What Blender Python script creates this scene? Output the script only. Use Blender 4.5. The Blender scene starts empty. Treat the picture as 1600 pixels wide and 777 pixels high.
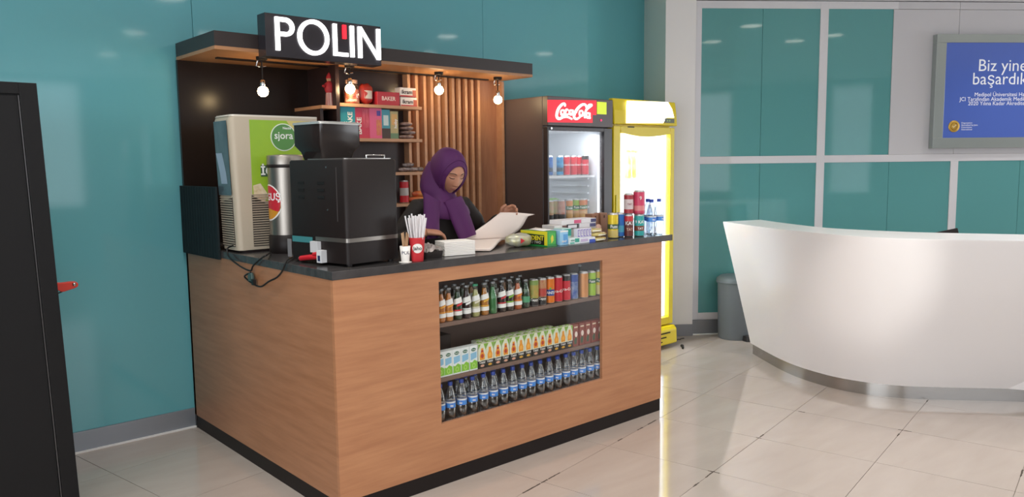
import bpy, bmesh, math, random
from math import sin, cos, pi, radians, sqrt, atan2, hypot
from mathutils import Vector, Matrix
random.seed(7)
S = bpy.context.scene
COL = S.collection

# ------------------------------------------------------------------ camera
FPX, YAW, PITCH, ROLL = 1229.14, 0.8421, 0.106, -0.0116
CAM = Vector((-1.6284, -2.9679, 1.5416))
FW = Vector((cos(PITCH)*cos(YAW), cos(PITCH)*sin(YAW), -sin(PITCH)))
_rt = Vector((sin(YAW), -cos(YAW), 0)); _up = _rt.cross(FW)
RT = cos(ROLL)*_rt + sin(ROLL)*_up
UP = -sin(ROLL)*_rt + cos(ROLL)*_up
cam_d = bpy.data.cameras.new('camera'); cam = bpy.data.objects.new('camera', cam_d); COL.objects.link(cam)
cam_d.sensor_fit = 'HORIZONTAL'; cam_d.sensor_width = 36; cam_d.lens = FPX/1600*36
cam_d.clip_start = .05
cam.matrix_world = Matrix(((RT.x, UP.x, -FW.x, CAM.x), (RT.y, UP.y, -FW.y, CAM.y), (RT.z, UP.z, -FW.z, CAM.z), (0, 0, 0, 1)))
S.camera = cam

# ------------------------------------------------------------------ world, exposure, large lights
S.view_settings.view_transform = 'Standard'; S.view_settings.look = 'None'
S.view_settings.gamma = 1; S.view_settings.use_curve_mapping = False
S.view_settings.exposure = 0.0
w = bpy.data.worlds.new('world'); S.world = w; w.use_nodes = True
w.node_tree.nodes['Background'].inputs[0].default_value = (.75, .85, 1, 1)
w.node_tree.nodes['Background'].inputs[1].default_value = 1.0

def area(name, loc, direction, sx, sy, radiance, color=(1, 1, 1)):
    l = bpy.data.lights.new(name, 'AREA'); l.shape = 'RECTANGLE'; l.size = sx; l.size_y = sy
    l.energy = radiance*pi*sx*sy; l.color = color
    o = bpy.data.objects.new(name, l); COL.objects.link(o); o.location = loc
    o.rotation_euler = Vector(direction).to_track_quat('-Z', 'Y').to_euler(); return o
# daylight from the front windows behind camera; side and left areas are added fill
area('daylight_front_windows', (-1.4, -7.97, 1.95), (0, 1, 0), 6.4, 2.0, 1.6, (.93, .97, 1))
area('daylight_front_window_slim', (4.05, -7.97, 1.95), (0, 1, 0), .7, 2.0, 1.0, (.93, .97, 1))
area('added_side_daylight', (9.35, -5.4, 1.4), (-1, 0, 0), 4.6, 2.5, 4.0, (.95, .98, 1))  # unseen source, added to light the room from the right
area('added_left_daylight', (-4.97, -3.6, 1.6), (1, 0, 0), 4.4, 2.4, 4.0, (.93, .97, 1))  # unseen source, added to brighten the counter side and left wall

# ------------------------------------------------------------------ pixel frame -> world, for planes the things really stand on
def ray(u, v): return (u-800)/FPX*RT - (v-388.5)/FPX*UP + FW
def atz(u, v, z): d = ray(u, v); return CAM + d*((z-CAM.z)/d.z)
def aty(u, v, y): d = ray(u, v); return CAM + d*((y-CAM.y)/d.y)
WA = -.6455; WO = Vector((4.2626, 1.1281, 0)); WD = Vector((cos(WA), sin(WA), 0)); WN = Vector((sin(WA), -cos(WA), 0))
def wp(s, off, z): return WO + WD*s + WN*off + Vector((0, 0, z))

# ------------------------------------------------------------------ materials
def lin(h):
    if isinstance(h, (tuple, list)): return tuple(h)[:3]
    h = h.lstrip('#'); r = []
    for i in (0, 2, 4):
        c = int(h[i:i+2], 16)/255; r.append(c/12.92 if c <= .04045 else ((c+.055)/1.055)**2.4)
    return tuple(r)
MC = {}
def M(col, rough=.5, metal=0, emit=0, noise=0, nscale=8, stretch=(1, 1, 1), bump=0, coat=0, col2=None, spec=.5, sheen=0, name=None):
    key = (str(col), rough, metal, emit, noise, nscale, stretch, bump, coat, str(col2), spec, sheen)
    if key in MC: return MC[key]
    m = bpy.data.materials.new(name or 'mat'); m.use_nodes = True; nt = m.node_tree; b = nt.nodes['Principled BSDF']
    c = lin(col); b.inputs['Base Color'].default_value = (*c, 1); b.inputs['Roughness'].default_value = rough
    b.inputs['Metallic'].default_value = metal; b.inputs['Specular IOR Level'].default_value = spec
    if coat: b.inputs['Coat Weight'].default_value = coat; b.inputs['Coat Roughness'].default_value = .05
    if sheen: b.inputs['Sheen Weight'].default_value = sheen; b.inputs['Sheen Roughness'].default_value = .4; b.inputs['Sheen Tint'].default_value = (1, .5, .9, 1)
    if emit: b.inputs['Emission Color'].default_value = (*c, 1); b.inputs['Emission Strength'].default_value = emit
    if noise or bump:
        tc = nt.nodes.new('ShaderNodeTexCoord'); mp = nt.nodes.new('ShaderNodeMapping'); mp.inputs['Scale'].default_value = stretch
        n = nt.nodes.new('ShaderNodeTexNoise'); n.inputs['Scale'].default_value = nscale; n.inputs['Detail'].default_value = 5; n.inputs['Roughness'].default_value = .6
        nt.links.new(tc.outputs['Object'], mp.inputs[0]); nt.links.new(mp.outputs[0], n.inputs['Vector'])
        if noise:
            mx = nt.nodes.new('ShaderNodeMix'); mx.data_type = 'RGBA'
            rp = nt.nodes.new('ShaderNodeMapRange'); rp.inputs[1].default_value = .5-.5/max(noise, .01)*.3; rp.inputs[2].default_value = .5+.5/max(noise, .01)*.3
            nt.links.new(n.outputs['Fac'], rp.inputs[0]); nt.links.new(rp.outputs[0], mx.inputs[0])
            mx.inputs[6].default_value = (*c, 1); mx.inputs[7].default_value = (*(lin(col2) if col2 else tuple(x*.75 for x in c)), 1)
            nt.links.new(mx.outputs[2], b.inputs['Base Color'])
        if bump:
            bp = nt.nodes.new('ShaderNodeBump'); bp.inputs['Strength'].default_value = bump; bp.inputs['Distance'].default_value = .01
            nt.links.new(n.outputs['Fac'], bp.inputs['Height']); nt.links.new(bp.outputs[0], b.inputs['Normal'])
    MC[key] = m; return m
def clear(col=(1, 1, 1), gloss=.12, rough=.03, name='clear'):
    key = ('clear', str(col), gloss, rough)
    if key in MC: return MC[key]
    m = bpy.data.materials.new(name); m.use_nodes = True; nt = m.node_tree; nt.nodes.remove(nt.nodes['Principled BSDF'])
    t = nt.nodes.new('ShaderNodeBsdfTransparent'); t.inputs[0].default_value = (*lin(col), 1)
    g = nt.nodes.new('ShaderNodeBsdfGlossy'); g.inputs['Roughness'].default_value = rough
    lw = nt.nodes.new('ShaderNodeLayerWeight'); lw.inputs[0].default_value = .35
    mr = nt.nodes.new('ShaderNodeMapRange'); mr.inputs[3].default_value = gloss*.35; mr.inputs[4].default_value = min(1, gloss*4)
    mx = nt.nodes.new('ShaderNodeMixShader')
    nt.links.new(lw.outputs['Facing'], mr.inputs[0]); nt.links.new(mr.outputs[0], mx.inputs[0])
    nt.links.new(t.outputs[0], mx.inputs[1]); nt.links.new(g.outputs[0], mx.inputs[2]); nt.links.new(mx.outputs[0], nt.nodes['Material Output'].inputs[0])
    MC[key] = m; return m

TEAL = M('#6db5be', .06, noise=.35, nscale=.5, col2='#69b1bb', name='teal_glass')
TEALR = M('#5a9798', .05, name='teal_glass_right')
WHITEP = M('#c4c2c6', .35, name='white_panel')
FRAMEW = M('#d2d0d4', .3, name='white_frame')
GREYP = M('#dbe2dc', .4, name='grey_return')
SKIRT = M('#9aa0a8', .35, metal=.5, name='grey_skirting')
WOOD = M('#bd865f', .38, noise=.9, nscale=3.2, stretch=(.7, 3, 9), col2='#ab7451', name='beech_wood')
WOODL = M('#c99a78', .45, noise=.6, nscale=4, stretch=(1, 6, 6), col2='#bd8c68', name='light_wood')
WOODB = M('#b58466', .45, noise=.8, nscale=3, stretch=(8, 8, 1), col2='#a07056', name='brown_wood')
DARKW = M('#38292a', .3, noise=.5, nscale=3, stretch=(8, 8, 1), col2='#30221f', name='dark_wood')
STONE = M('#4a4747', .22, noise=.8, nscale=6, stretch=(1, 4, 1), col2='#343232', name='charcoal_stone')
BLACKP = M('#1c1514', .5, spec=.25, name='black_board')
BLK = M('#1f1817', .45, spec=.3, name='black_plastic')
BLKM = M('#121112', .5, spec=.25, noise=.3, nscale=40, name='black_lacquer')
STEEL = M('#b5aea6', .4, metal=1, noise=.3, nscale=6, stretch=(30, 30, 1), name='brushed_steel')
CHROME = M('#dddddd', .12, metal=1, name='chrome')
ALU = M('#c5c6c8', .35, metal=.9, name='aluminium')
BEIGE = M('#bdb09c', .4, name='beige_plastic')
WHITE = M('#eeeeec', .5, name='white')
PAPER = M('#f1ece6', .7, name='paper')
BLACK = M('#141414', .5, name='black')
RED = M('#c8202c', .4, name='red')
LETTERW = M('#ffffff', .5, emit=2.2, name='lit_white')
BLUEC = M('#2947a8', .35, name='blue_cap')
DUMMY = None

# ------------------------------------------------------------------ mesh builder
class MB:
    def __init__(s): s.v = []; s.f = []; s.m = []; s.mats = []; s.T = Matrix.Identity(4); s.sm = set()
    def mi(s, mat):
        if mat is None: return 0
        if mat not in s.mats: s.mats.append(mat)
        return s.mats.index(mat)
    def add(s, vs, fs, mat=None, smooth=False):
        o = len(s.v); k = s.mi(mat)
        s.v += [s.T @ Vector(p) for p in vs]
        for f in fs:
            if smooth: s.sm.add(len(s.f))
            s.f.append([i+o for i in f]); s.m.append(k)
        return s
    def box(s, a, b, mat=None):
        x0, y0, z0 = a; x1, y1, z1 = b
        x0, x1 = min(x0, x1), max(x0, x1); y0, y1 = min(y0, y1), max(y0, y1); z0, z1 = min(z0, z1), max(z0, z1)
        return s.add([(x0, y0, z0), (x1, y0, z0), (x1, y1, z0), (x0, y1, z0), (x0, y0, z1), (x1, y0, z1), (x1, y1, z1), (x0, y1, z1)],
                     [(0, 3, 2, 1), (4, 5, 6, 7), (0, 1, 5, 4), (1, 2, 6, 5), (2, 3, 7, 6), (3, 0, 4, 7)], mat)
    def cbox(s, c, d, mat=None): return s.box([c[i]-d[i]/2 for i in range(3)], [c[i]+d[i]/2 for i in range(3)], mat)
    def lathe(s, prof, n=20, c=(0, 0, 0), mat=None, sx=1, sy=1, caps=True, smooth=True):
        vs = []; fs = []
        for r, z in prof:
            for i in range(n): a = 2*pi*i/n; vs.append((c[0]+r*sx*cos(a), c[1]+r*sy*sin(a), c[2]+z))
        for j in range(len(prof)-1):
            for i in range(n): k = (i+1) % n; fs.append((j*n+i, j*n+k, (j+1)*n+k, (j+1)*n+i))
        s.add(vs, fs, mat, smooth)
        if caps:
            if prof[0][0] > 1e-5: s.add(vs[:n], [tuple(range(n))[::-1]], mat)
            if prof[-1][0] > 1e-5: s.add(vs[-n:], [tuple(range(n))], mat)
        return s
    def loft(s, rings, mat=None, smooth=True, caps=True, closed=True):
        n = len(rings[0]); vs = [p for r in rings for p in r]; fs = []
        for j in range(len(rings)-1):
            for i in range(n if closed else n-1): k = (i+1) % n; fs.append((j*n+i, j*n+k, (j+1)*n+k, (j+1)*n+i))
        s.add(vs, fs, mat, smooth)
        if caps and closed: s.add(rings[0], [tuple(range(n))[::-1]], mat); s.add(rings[-1], [tuple(range(n))], mat)
        return s
    def tube(s, pts, r, n=8, mat=None, flat=None, smooth=True):
        pts = [Vector(p) for p in pts]; rings = []
        t0 = (pts[1]-pts[0]).normalized(); ref = Vector((0, 0, 1)) if abs(t0.z) < .9 else Vector((1, 0, 0))
        u = t0.cross(ref).normalized()
        for i, p in enumerate(pts):
            t = ((pts[min(i+1, len(pts)-1)]-p).normalized() + (p-pts[max(i-1, 0)]).normalized())
            t = t.normalized() if t.length > 1e-6 else t0
            u = (u - t*u.dot(t)).normalized(); v = t.cross(u)
            rr = r[i] if isinstance(r, (list, tuple)) else r
            fl = flat or 1
            rings.append([p + u*rr*cos(2*pi*k/n) + v*rr*fl*sin(2*pi*k/n) for k in range(n)])
        return s.loft(rings, mat, smooth)
    def prism(s, poly, h0, h1, mat=None, axis='z'):
        n = len(poly)
        def P(p, h): return {'z': (p[0], p[1], h), 'y': (p[0], h, p[1]), 'x': (h, p[0], p[1])}[axis]
        a = sum(poly[i][0]*poly[(i+1) % n][1]-poly[(i+1) % n][0]*poly[i][1] for i in range(n))
        if a < 0: poly = poly[::-1]
        vs = [P(p, h0) for p in poly]+[P(p, h1) for p in poly]
        fs = [tuple(range(n))[::-1], tuple(range(n, 2*n))]+[(i, (i+1) % n, n+(i+1) % n, n+i) for i in range(n)]
        if (axis == 'y') != (h1 < h0): fs = [f[::-1] for f in fs]
        return s.add(vs, fs, mat)
    def sphere(s, c, r, n=16, m=10, mat=None, sc=(1, 1, 1)):
        rings = []
        for j in range(1, m):
            t = pi*j/m
            rings.append([(c[0]+r*sc[0]*sin(t)*cos(2*pi*i/n), c[1]+r*sc[1]*sin(t)*sin(2*pi*i/n), c[2]-r*sc[2]*cos(t)) for i in range(n)])
        return s.loft(rings, mat)
    def grid(s, rows, mat=None, smooth=True, flip=False):
        m = len(rows[0]); fs = []
        for j in range(len(rows)-1):
            for i in range(m-1):
                f = (j*m+i, j*m+i+1, (j+1)*m+i+1, (j+1)*m+i); fs.append(f[::-1] if flip else f)
        return s.add([p for r in rows for p in r], fs, mat, smooth)
    def mesh(s, name, mat=None):
        me = bpy.data.meshes.new(name); me.from_pydata([tuple(p) for p in s.v], [], s.f)
        ms = s.mats if s.mats else ([mat] if mat else [])
        if s.mats and mat and mat not in ms: pass
        for m_ in ms: me.materials.append(m_)
        me.polygons.foreach_set('material_index', s.m); me.polygons.foreach_set('use_smooth', [i in s.sm for i in range(len(s.f))])
        me.update(); return me
    def build(s, name, mat=None, parent=None, bevel=0, solid=0, world=False, label=None, subd=0, seg=2):
        o = bpy.data.objects.new(name, s.mesh(name, mat)); COL.objects.link(o)
        if parent is not None:
            o.parent = parent
            if world:
                mw = Matrix.LocRotScale(parent.location, parent.rotation_euler, None)
                if parent.parent: mw = Matrix.LocRotScale(parent.parent.location, parent.parent.rotation_euler, None) @ mw
                o.data.transform(mw.inverted())
        if solid: md = o.modifiers.new('solid', 'SOLIDIFY'); md.thickness = solid; md.offset = 0
        if subd: md = o.modifiers.new('sub', 'SUBSURF'); md.levels = md.render_levels = subd
        if bevel: md = o.modifiers.new('bevel', 'BEVEL'); md.width = bevel; md.segments = seg; md.limit_method = 'ANGLE'
        if label: o['label'] = label
        return o
def B(a, b): return MB().box(a, b)
def tag(o, label=None, cat=None, group=None, kind=None):
    for k, v in (('label', label), ('category', cat), ('group', group), ('kind', kind)):
        if v: o[k] = v
    return o
def thing(name, label, cat, loc=(0, 0, 0), rz=0, group=None):
    o = bpy.data.objects.new(name, None); COL.objects.link(o); o.location = loc; o.rotation_euler = (0, 0, rz); o.empty_display_size = .1
    return tag(o, label, cat, group)
KIDS = {}
def copy_tree(o, parent=None, **kw):
    c = o.copy(); COL.objects.link(c); c.parent = parent
    for ch in list(o.children): copy_tree(ch, c)
    return c
def place(src, first, loc, rz, label, group=None):
    o = src if first else copy_tree(src)
    o.location = loc; o.rotation_euler = (0, 0, rz); o['label'] = label
    if group: o['group'] = group
    return o

# text: local x right, y up -> mesh in plane facing -Y ; optional wrap around radius
TC = {}
def text_mesh(body, size, extrude=0, bold=0, shear=0, xs=1, align='CENTER', wrap=None):
    c = bpy.data.curves.new('t', 'FONT'); c.body = body; c.size = size; c.extrude = extrude; c.offset = bold*size; c.shear = shear; c.align_x = align; c.align_y = 'CENTER'
    c.resolution_u = 3
    o = bpy.data.objects.new('t', c); COL.objects.link(o)
    dg = bpy.context.evaluated_depsgraph_get(); me = bpy.data.meshes.new_from_object(o.evaluated_get(dg))
    bpy.data.objects.remove(o); bpy.data.curves.remove(c)
    for v in me.vertices:
        x, y, z = v.co; x *= xs
        if wrap: a = x/wrap; r = wrap+z; v.co = (r*sin(a), -r*cos(a), y)
        else: v.co = (x, -z, y)
    return me
def lettering(body, size, mat, parent, loc=(0, 0, 0), rz=0, name='lettering', tilt=0, roll=0, rotx=0, **kw):
    key = (body, size, tuple(sorted(kw.items())))
    if key not in TC: TC[key] = text_mesh(body, size, **kw)
    me = TC[key].copy(); me.materials.clear(); me.materials.append(mat)
    me.transform(Matrix.Translation(loc) @ Matrix.Rotation(rz, 4, 'Z') @ Matrix.Rotation(rotx, 4, 'X') @ Matrix.Rotation(roll, 4, 'Y'))
    o = bpy.data.objects.new(name, me); COL.objects.link(o); o.parent = parent; return o
def ordn(i): return ['first', 'second', 'third', 'fourth', 'fifth', 'sixth', 'seventh', 'eighth', 'ninth', 'tenth', 'eleventh', 'twelfth', 'thirteenth', 'fourteenth', 'fifteenth', 'sixteenth', 'seventeenth', 'eighteenth', 'nineteenth', 'twentieth'][i]

# ================================================================== ROOM SHELL
CEIL = 3.05
def struct(o): o['kind'] = 'structure'; return o
GROUT = M('#8d8378', .8, name='grout')
floor = struct(B((-5.2, -8.2, -.12), (9.6, 1.9, -.005)).build('floor', GROUT))
def tile_mat():
    m = bpy.data.materials.new('polished_stone_tile'); m.use_nodes = True; nt = m.node_tree; b = nt.nodes['Principled BSDF']
    tc = nt.nodes.new('ShaderNodeTexCoord'); oi = nt.nodes.new('ShaderNodeObjectInfo')
    mp = nt.nodes.new('ShaderNodeMapping'); mp.inputs['Scale'].default_value = (1.2, 5, 1); mp.inputs['Rotation'].default_value = (0, 0, .3)
    n = nt.nodes.new('ShaderNodeTexNoise'); n.inputs['Scale'].default_value = 1.6; n.inputs['Detail'].default_value = 6; n.inputs['Distortion'].default_value = .6
    n.noise_dimensions = '4D'
    nt.links.new(tc.outputs['Object'], mp.inputs[0]); nt.links.new(mp.outputs[0], n.inputs['Vector'])
    mu = nt.nodes.new('ShaderNodeMath'); mu.operation = 'MULTIPLY'; mu.inputs[1].default_value = 20
    nt.links.new(oi.outputs['Random'], mu.inputs[0]); nt.links.new(mu.outputs[0], n.inputs['W'])
    cr = nt.nodes.new('ShaderNodeValToRGB'); e = cr.color_ramp.elements
    e[0].position = .25; e[0].color = (*lin('#b3a69c'), 1); e[1].position = .8; e[1].color = (*lin('#bfb3aa'), 1)
    nt.links.new(n.outputs['Fac'], cr.inputs[0]); nt.links.new(cr.outputs[0], b.inputs['Base Color'])
    b.inputs['Roughness'].default_value = .085; b.inputs['Specular IOR Level'].default_value = .75
    return m
TILE = tile_mat()
DIRT = M('#4a3f36', .9, name='joint_dirt')
def clip(poly, n, d):   # keep n.p <= d
    out = []
    for i in range(len(poly)):
        a, b = poly[i], poly[(i+1) % len(poly)]; da = n[0]*a[0]+n[1]*a[1]-d; db = n[0]*b[0]+n[1]*b[1]-d
        if da <= 0: out.append(a)
        if (da < 0 < db) or (db < 0 < da): t = da/(da-db); out.append((a[0]+t*(b[0]-a[0]), a[1]+t*(b[1]-a[1])))
    return out
def area2(p): return abs(sum(p[i][0]*p[(i+1) % len(p)][1]-p[(i+1) % len(p)][0]*p[i][1] for i in range(len(p))))/2
def proj(p):
    q = Vector(p)-CAM; d = q.dot(FW)
    return (800+FPX*q.dot(RT)/d, 388.5-FPX*q.dot(UP)/d) if d > .1 else (-9999, -9999)
TA = radians(10); tx = Vector((cos(TA), sin(TA))); ty = Vector((-sin(TA), cos(TA)))
far_tiles = MB(); PITCHT = .61; gap = .0014
halfp = [((0, 1), 1.736), ((0, -1), 8.0), ((-1, 0), 5.0), ((1, 0), 9.3), ((-WN.x, -WN.y), -(WN.x*WO.x+WN.y*WO.y)-.0)]
for i in range(-14, 20):
    for j in range(-17, 12):
        t0 = -.35+PITCHT*i+gap; n0 = -.46+PITCHT*j+gap; sz = PITCHT-2*gap
        poly = [tuple(tx*a+ty*b) for a, b in ((t0, n0), (t0+sz, n0), (t0+sz, n0+sz), (t0, n0+sz))]
        for n, d in halfp:
            if len(poly) > 2: poly = clip(poly, n, d)
        if len(poly) < 3 or area2(poly) < .004: continue
        c = tx*(t0+sz/2)+ty*(n0+sz/2)
        vis = any(-40 < proj((*p, 0))[0] < 1640 and 380 < proj((*p, 0))[1] < 860 for p in poly)
        if vis:
            mb = MB().prism([(p[0]-c.x, p[1]-c.y) for p in poly], -.005, random.uniform(-.0003, .0003)); o = mb.build('floor_tile', TILE, floor); o.location = (c.x, c.y, 0)
        else: far_tiles.prism(poly, -.005, 0)
o = far_tiles.build('floor_tile', TILE, floor); o['kind'] = 'stuff'
# dark dirt lodged in the joints
for (u, v, L, a) in ((1083, 735, .1, 10), (1115, 738, .06, -78), (1190, 681, .05, 10), (1193, 679, .03, -78), (1250, 646, .04, -78), (1414, 673, .07, -78), (1405, 680, .04, 10), (1455, 628, .03, 10), (1018, 660, .1, 10), (1004, 671, .06, 10), (980, 690, .05, 10), (870, 745, .1, 10), (830, 763, .14, 10), (850, 752, .05, 10), (1600, 740, .1, 10), (1545, 700, .05, 10), (1085, 757, .06, 10)):
    p = atz(u, v, 0); t = p.x*tx.x+p.y*tx.y; n = p.x*ty.x+p.y*ty.y
    if a == 10: n = -.46+PITCHT*round((n+.46)/PITCHT)
    else: t = -.35+PITCHT*round((t+.35)/PITCHT)
    q = tx*t+ty*n; mb = MB(); k = 7
    pl = [(-L/2+L*i/k, random.uniform(.002, .005)) for i in range(k+1)]+[(L/2-L*i/k, -random.uniform(.002, .005)) for i in range(k+1)]
    mb.prism(pl, -.004, .0006); o = mb.build('joint_dirt', DIRT, floor); o.location = (q.x, q.y, 0); o.rotation_euler = (0, 0, radians(a))

ceil = struct(B((-5.2, -8.2, CEIL), (9.6, 1.9, CEIL+.12)).build('ceiling', M('#e6e4e0', .7, name='ceiling_white')))
# back wall: back-painted teal glass sheets
wb = struct(B((-5.2, 1.75, 0), (9.6, 1.9, CEIL)).build('wall_back', M('#7d8a8a', .6, name='wall_core')))
xs = [-5.0, -3.6, -2.1, .112, 2.3, 4.26]
for a, b in zip(xs[:-1], xs[1:]): B((a+.0015, 1.738, .115), (b-.0015, 1.75, CEIL)).build('glass_panel', TEAL, wb, bevel=.001, seg=1)
bb = struct(B((-5.0, 1.727, .004), (4.2, 1.75, .115)).build('baseboard_back', SKIRT, bevel=.002))
B((-5.0, 1.712, 0), (4.2, 1.738, .008)).build('sealing_strip', WHITE, bb)
# right wall, panelled
def wbox(mb, s0, s1, o0, o1, z0, z1, mat=None):
    pts = [wp(s, o, z) for z in (z0, z1) for s, o in ((s0, o1), (s1, o1), (s1, o0), (s0, o0))]
    return mb.add(pts, [(0, 3, 2, 1), (4, 5, 6, 7), (0, 1, 5, 4), (1, 2, 6, 5), (2, 3, 7, 6), (3, 0, 4, 7)], mat)
SE = 6.0
wr = struct(wbox(MB(), -.07, SE, -.14, -.03, 0, CEIL).build('wall_right', M('#8c8c8c', .7, name='wall_core_right')))
def wpart(name, mat, *a, bevel=.001):
    return wbox(MB(), *a).build(name, mat, wr, bevel=bevel, seg=1)
zb, z1, z2, z3, zt = .197, 1.529, 1.594, 2.87, 2.934
for s0, s1 in ((0, .545), (.548, 1.065), (1.139, 1.736)): wpart('glass_panel', TEALR, s0, s1, -.03, -.006, z2, z3)
for s0, s1 in ((0, .545), (.548, 1.065), (1.139, 1.745), (1.748, 2.329), (2.402, 3.0), (3.003, 3.6), (3.67, 4.3), (4.303, 5.0)): wpart('glass_panel', TEALR, s0, s1, -.03, -.006, zb, z1)
for s0, s1 in ((-.066, 0), (1.065, 1.139), (2.329, 2.402), (3.6, 3.67)):
    wpart('frame_post', FRAMEW, s0, s1, -.03, 0, .135, zt if s1 < 1.2 else z1+.0)
wpart('frame_rail', FRAMEW, 0, 1.065, -.03, 0, z1, z2); wpart('frame_rail', FRAMEW, 1.139, SE, -.03, 0, z1, z2)
wpart('frame_rail', FRAMEW, 0, 1.065, -.03, 0, z3, zt); wpart('frame_rail', FRAMEW, 1.139, 1.78, -.03, 0, z3, zt)
for s0, s1 in ((0, 1.065), (1.139, 2.329), (2.402, 3.6), (3.67, 5.0)): wpart('frame_rail', FRAMEW, s0, s1, -.03, 0, .135, zb)
for s0, s1, za, zc in ((1.737, 2.348, z2+.001, 2.868), (2.351, 3.6, z2+.001, 2.868), (1.782, 2.348, 2.871, zt), (2.351, 3.6, 2.871, zt), (3.603, SE, z2+.001, zt)):
    wpart('white_panel', WHITEP, s0, s1, -.03, -.001, za, zc)
wpart('white_panel', WHITEP, -.066, SE, -.03, .004, zt+.006, CEIL)
br = struct(wbox(MB(), -.066, SE, -.03, .004, 0, .133).build('baseboard_right', M('#85868a', .35, metal=.4, name='grey_base')))
# pilaster closing the corner
pil = struct(wbox(MB(), -.334, -.0665, -.12, .05, .105, CEIL).build('wall_pilaster', M('#e4e1e1', .35, name='pilaster_white'), bevel=.002))
q0, q1 = wp(-.334, .049, 0), Vector((4.235, 1.738, 0)); dd = (q1-q0).normalized(); nn = Vector((-dd.y, dd.x, 0))*-.05
mb = MB(); mb.prism([(p.x, p.y) for p in (q0, q1, q1-nn*-1, q0-nn*-1)], .105, CEIL); struct(mb.build('wall_return', GREYP))
struct(wbox(MB(), -.338, -.062, -.1, .055, 0, .105).build('trim_1', M('#7f7f84', .35, metal=.4, name='grey_base2'), bevel=.002))
struct(wbox(MB(), -.06, .6, .004, .02, 0, .008).build('trim_2', WHITE))
# walls behind the camera; front windows carry daylight, left and side ones are added
WALLM = M('#c9c4be', .6, name='plain_wall')
wf = MB(); F = -8.0
for a, b, c, d in ((-5.2, 9.6, 0, .9), (-5.2, 9.6, 2.95, CEIL), (-5.2, -4.6, .9, 2.95), (1.8, 3.7, .9, 2.95), (4.4, 9.6, .9, 2.95)): wf.box((a, F-.15, c), (b, F, d))
struct(wf.build('wall_front', M('#8b8783', .6, name='far_wall')))
for k, (a, b, n) in enumerate(((-4.6, 1.8, 4), (3.7, 4.4, 1))):
    mb = MB(); mb.box((a, F-.1, .9), (b, F-.04, .96)).box((a, F-.1, 2.89), (b, F-.04, 2.95))
    for i in range(n+1): x = a+(b-a)*i/n; mb.box((max(a, x-.03), F-.1, .9), (min(b, x+.03), F-.04, 2.95))
    struct(mb.build('window_%d' % (k+1), M('#777b7d', .4, name='window_frame')))
mb = MB()
for a, b, c, d in ((-8.2, 1.9, 0, .4), (-8.2, 1.9, 2.8, CEIL), (-8.2, -5.8, .4, 2.8), (-1.4, 1.9, .4, 2.8)): mb.box((-5.2, a, c), (-5.0, b, d))
struct(mb.build('wall_left', M('#b7b2ab', .6, name='left_wall')))
mb = MB()
for i in range(5): y = -5.8+4.4*i/4; mb.box((-5.1, max(-5.8, y-.03), .4), (-5.02, min(-1.4, y+.03), 2.8))
struct(mb.build('window_4', M('#777b7d', .4, name='window_frame')))  # frame for the added left fill light
ws = MB()
for a, b, c, d in ((-8.2, -2.0, 0, .1), (-8.2, -2.0, 2.7, CEIL), (-8.2, -7.8, .1, 3.0), (-3.0, -1.9, .1, 3.0)): ws.box((9.4, a, c), (9.6, b, d))
struct(ws.build('wall_side', WALLM))
mb = MB()
for i in range(5): y = -7.8+4.8*i/4; mb.box((9.42, max(-7.8, y-.03), .1), (9.5, min(-3.0, y+.03), 2.7))
struct(mb.build('window_3', M('#777b7d', .4, name='window_frame')))  # frame for the added right-hand fill light

# recessed downlights; the last few are added to brighten the left side
dl_first = None
for k, (x, y) in enumerate(((1.21, -2.95), (1.45, -4.91), (1.87, -2.55), (4.09, -1.05), (3.37, -1.91), (4.23, -2.48), (4.72, -2.3), (-.4, -1.2), (.9, -.9), (2.4, -1.3), (-1.2, -3.2), (6.2, -3.0), (6.0, -1.4), (-2.2, -.9), (-.45, -.35), (-1.3, -.25), (-.5, .55))):
    if dl_first is None:
        t = thing('ceiling_downlight', '', 'light', (x, y, CEIL)); dl_first = t
        MB().lathe([(.12, -.012), (.145, -.012), (.15, 0), (.12, 0)], 24, caps=False).build('trim_ring', WHITE, t)
        MB().lathe([(.122, -.006), (.122, -.002)], 24).build('diffuser', M('#fff6e8', .5, emit=7, name='lamp_face'), t)
    else: t = copy_tree(dl_first); t.location = (x, y, CEIL)
    tag(t, 'round white recessed ceiling downlight outside the frame, some seen in reflections, some added as fill', 'light', 'ceiling downlights')
    sp = bpy.data.lights.new('downlight_beam', 'SPOT'); sp.energy = 26; sp.spot_size = radians(125); sp.spot_blend = .8; sp.shadow_soft_size = .11; sp.color = (1, .97, .94)
    so = bpy.data.objects.new('downlight_beam', sp); COL.objects.link(so); so.location = (0, 0, -.02); so.parent = t

# added spot behind the camera, throws a soft light patch on the desk
spl = bpy.data.lights.new('added_desk_spot', 'SPOT'); spl.energy = 420; spl.spot_size = radians(10); spl.spot_blend = .9; spl.shadow_soft_size = .05; spl.color = (1, .97, .92)
spo = bpy.data.objects.new('added_desk_spot', spl); COL.objects.link(spo); spo.location = (-.6, -3.4, 3.0); spo.rotation_euler = (Vector((3.29, -.86, .83))-Vector((-.6, -3.4, 3.0))).to_track_quat('-Z', 'Y').to_euler()
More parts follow.
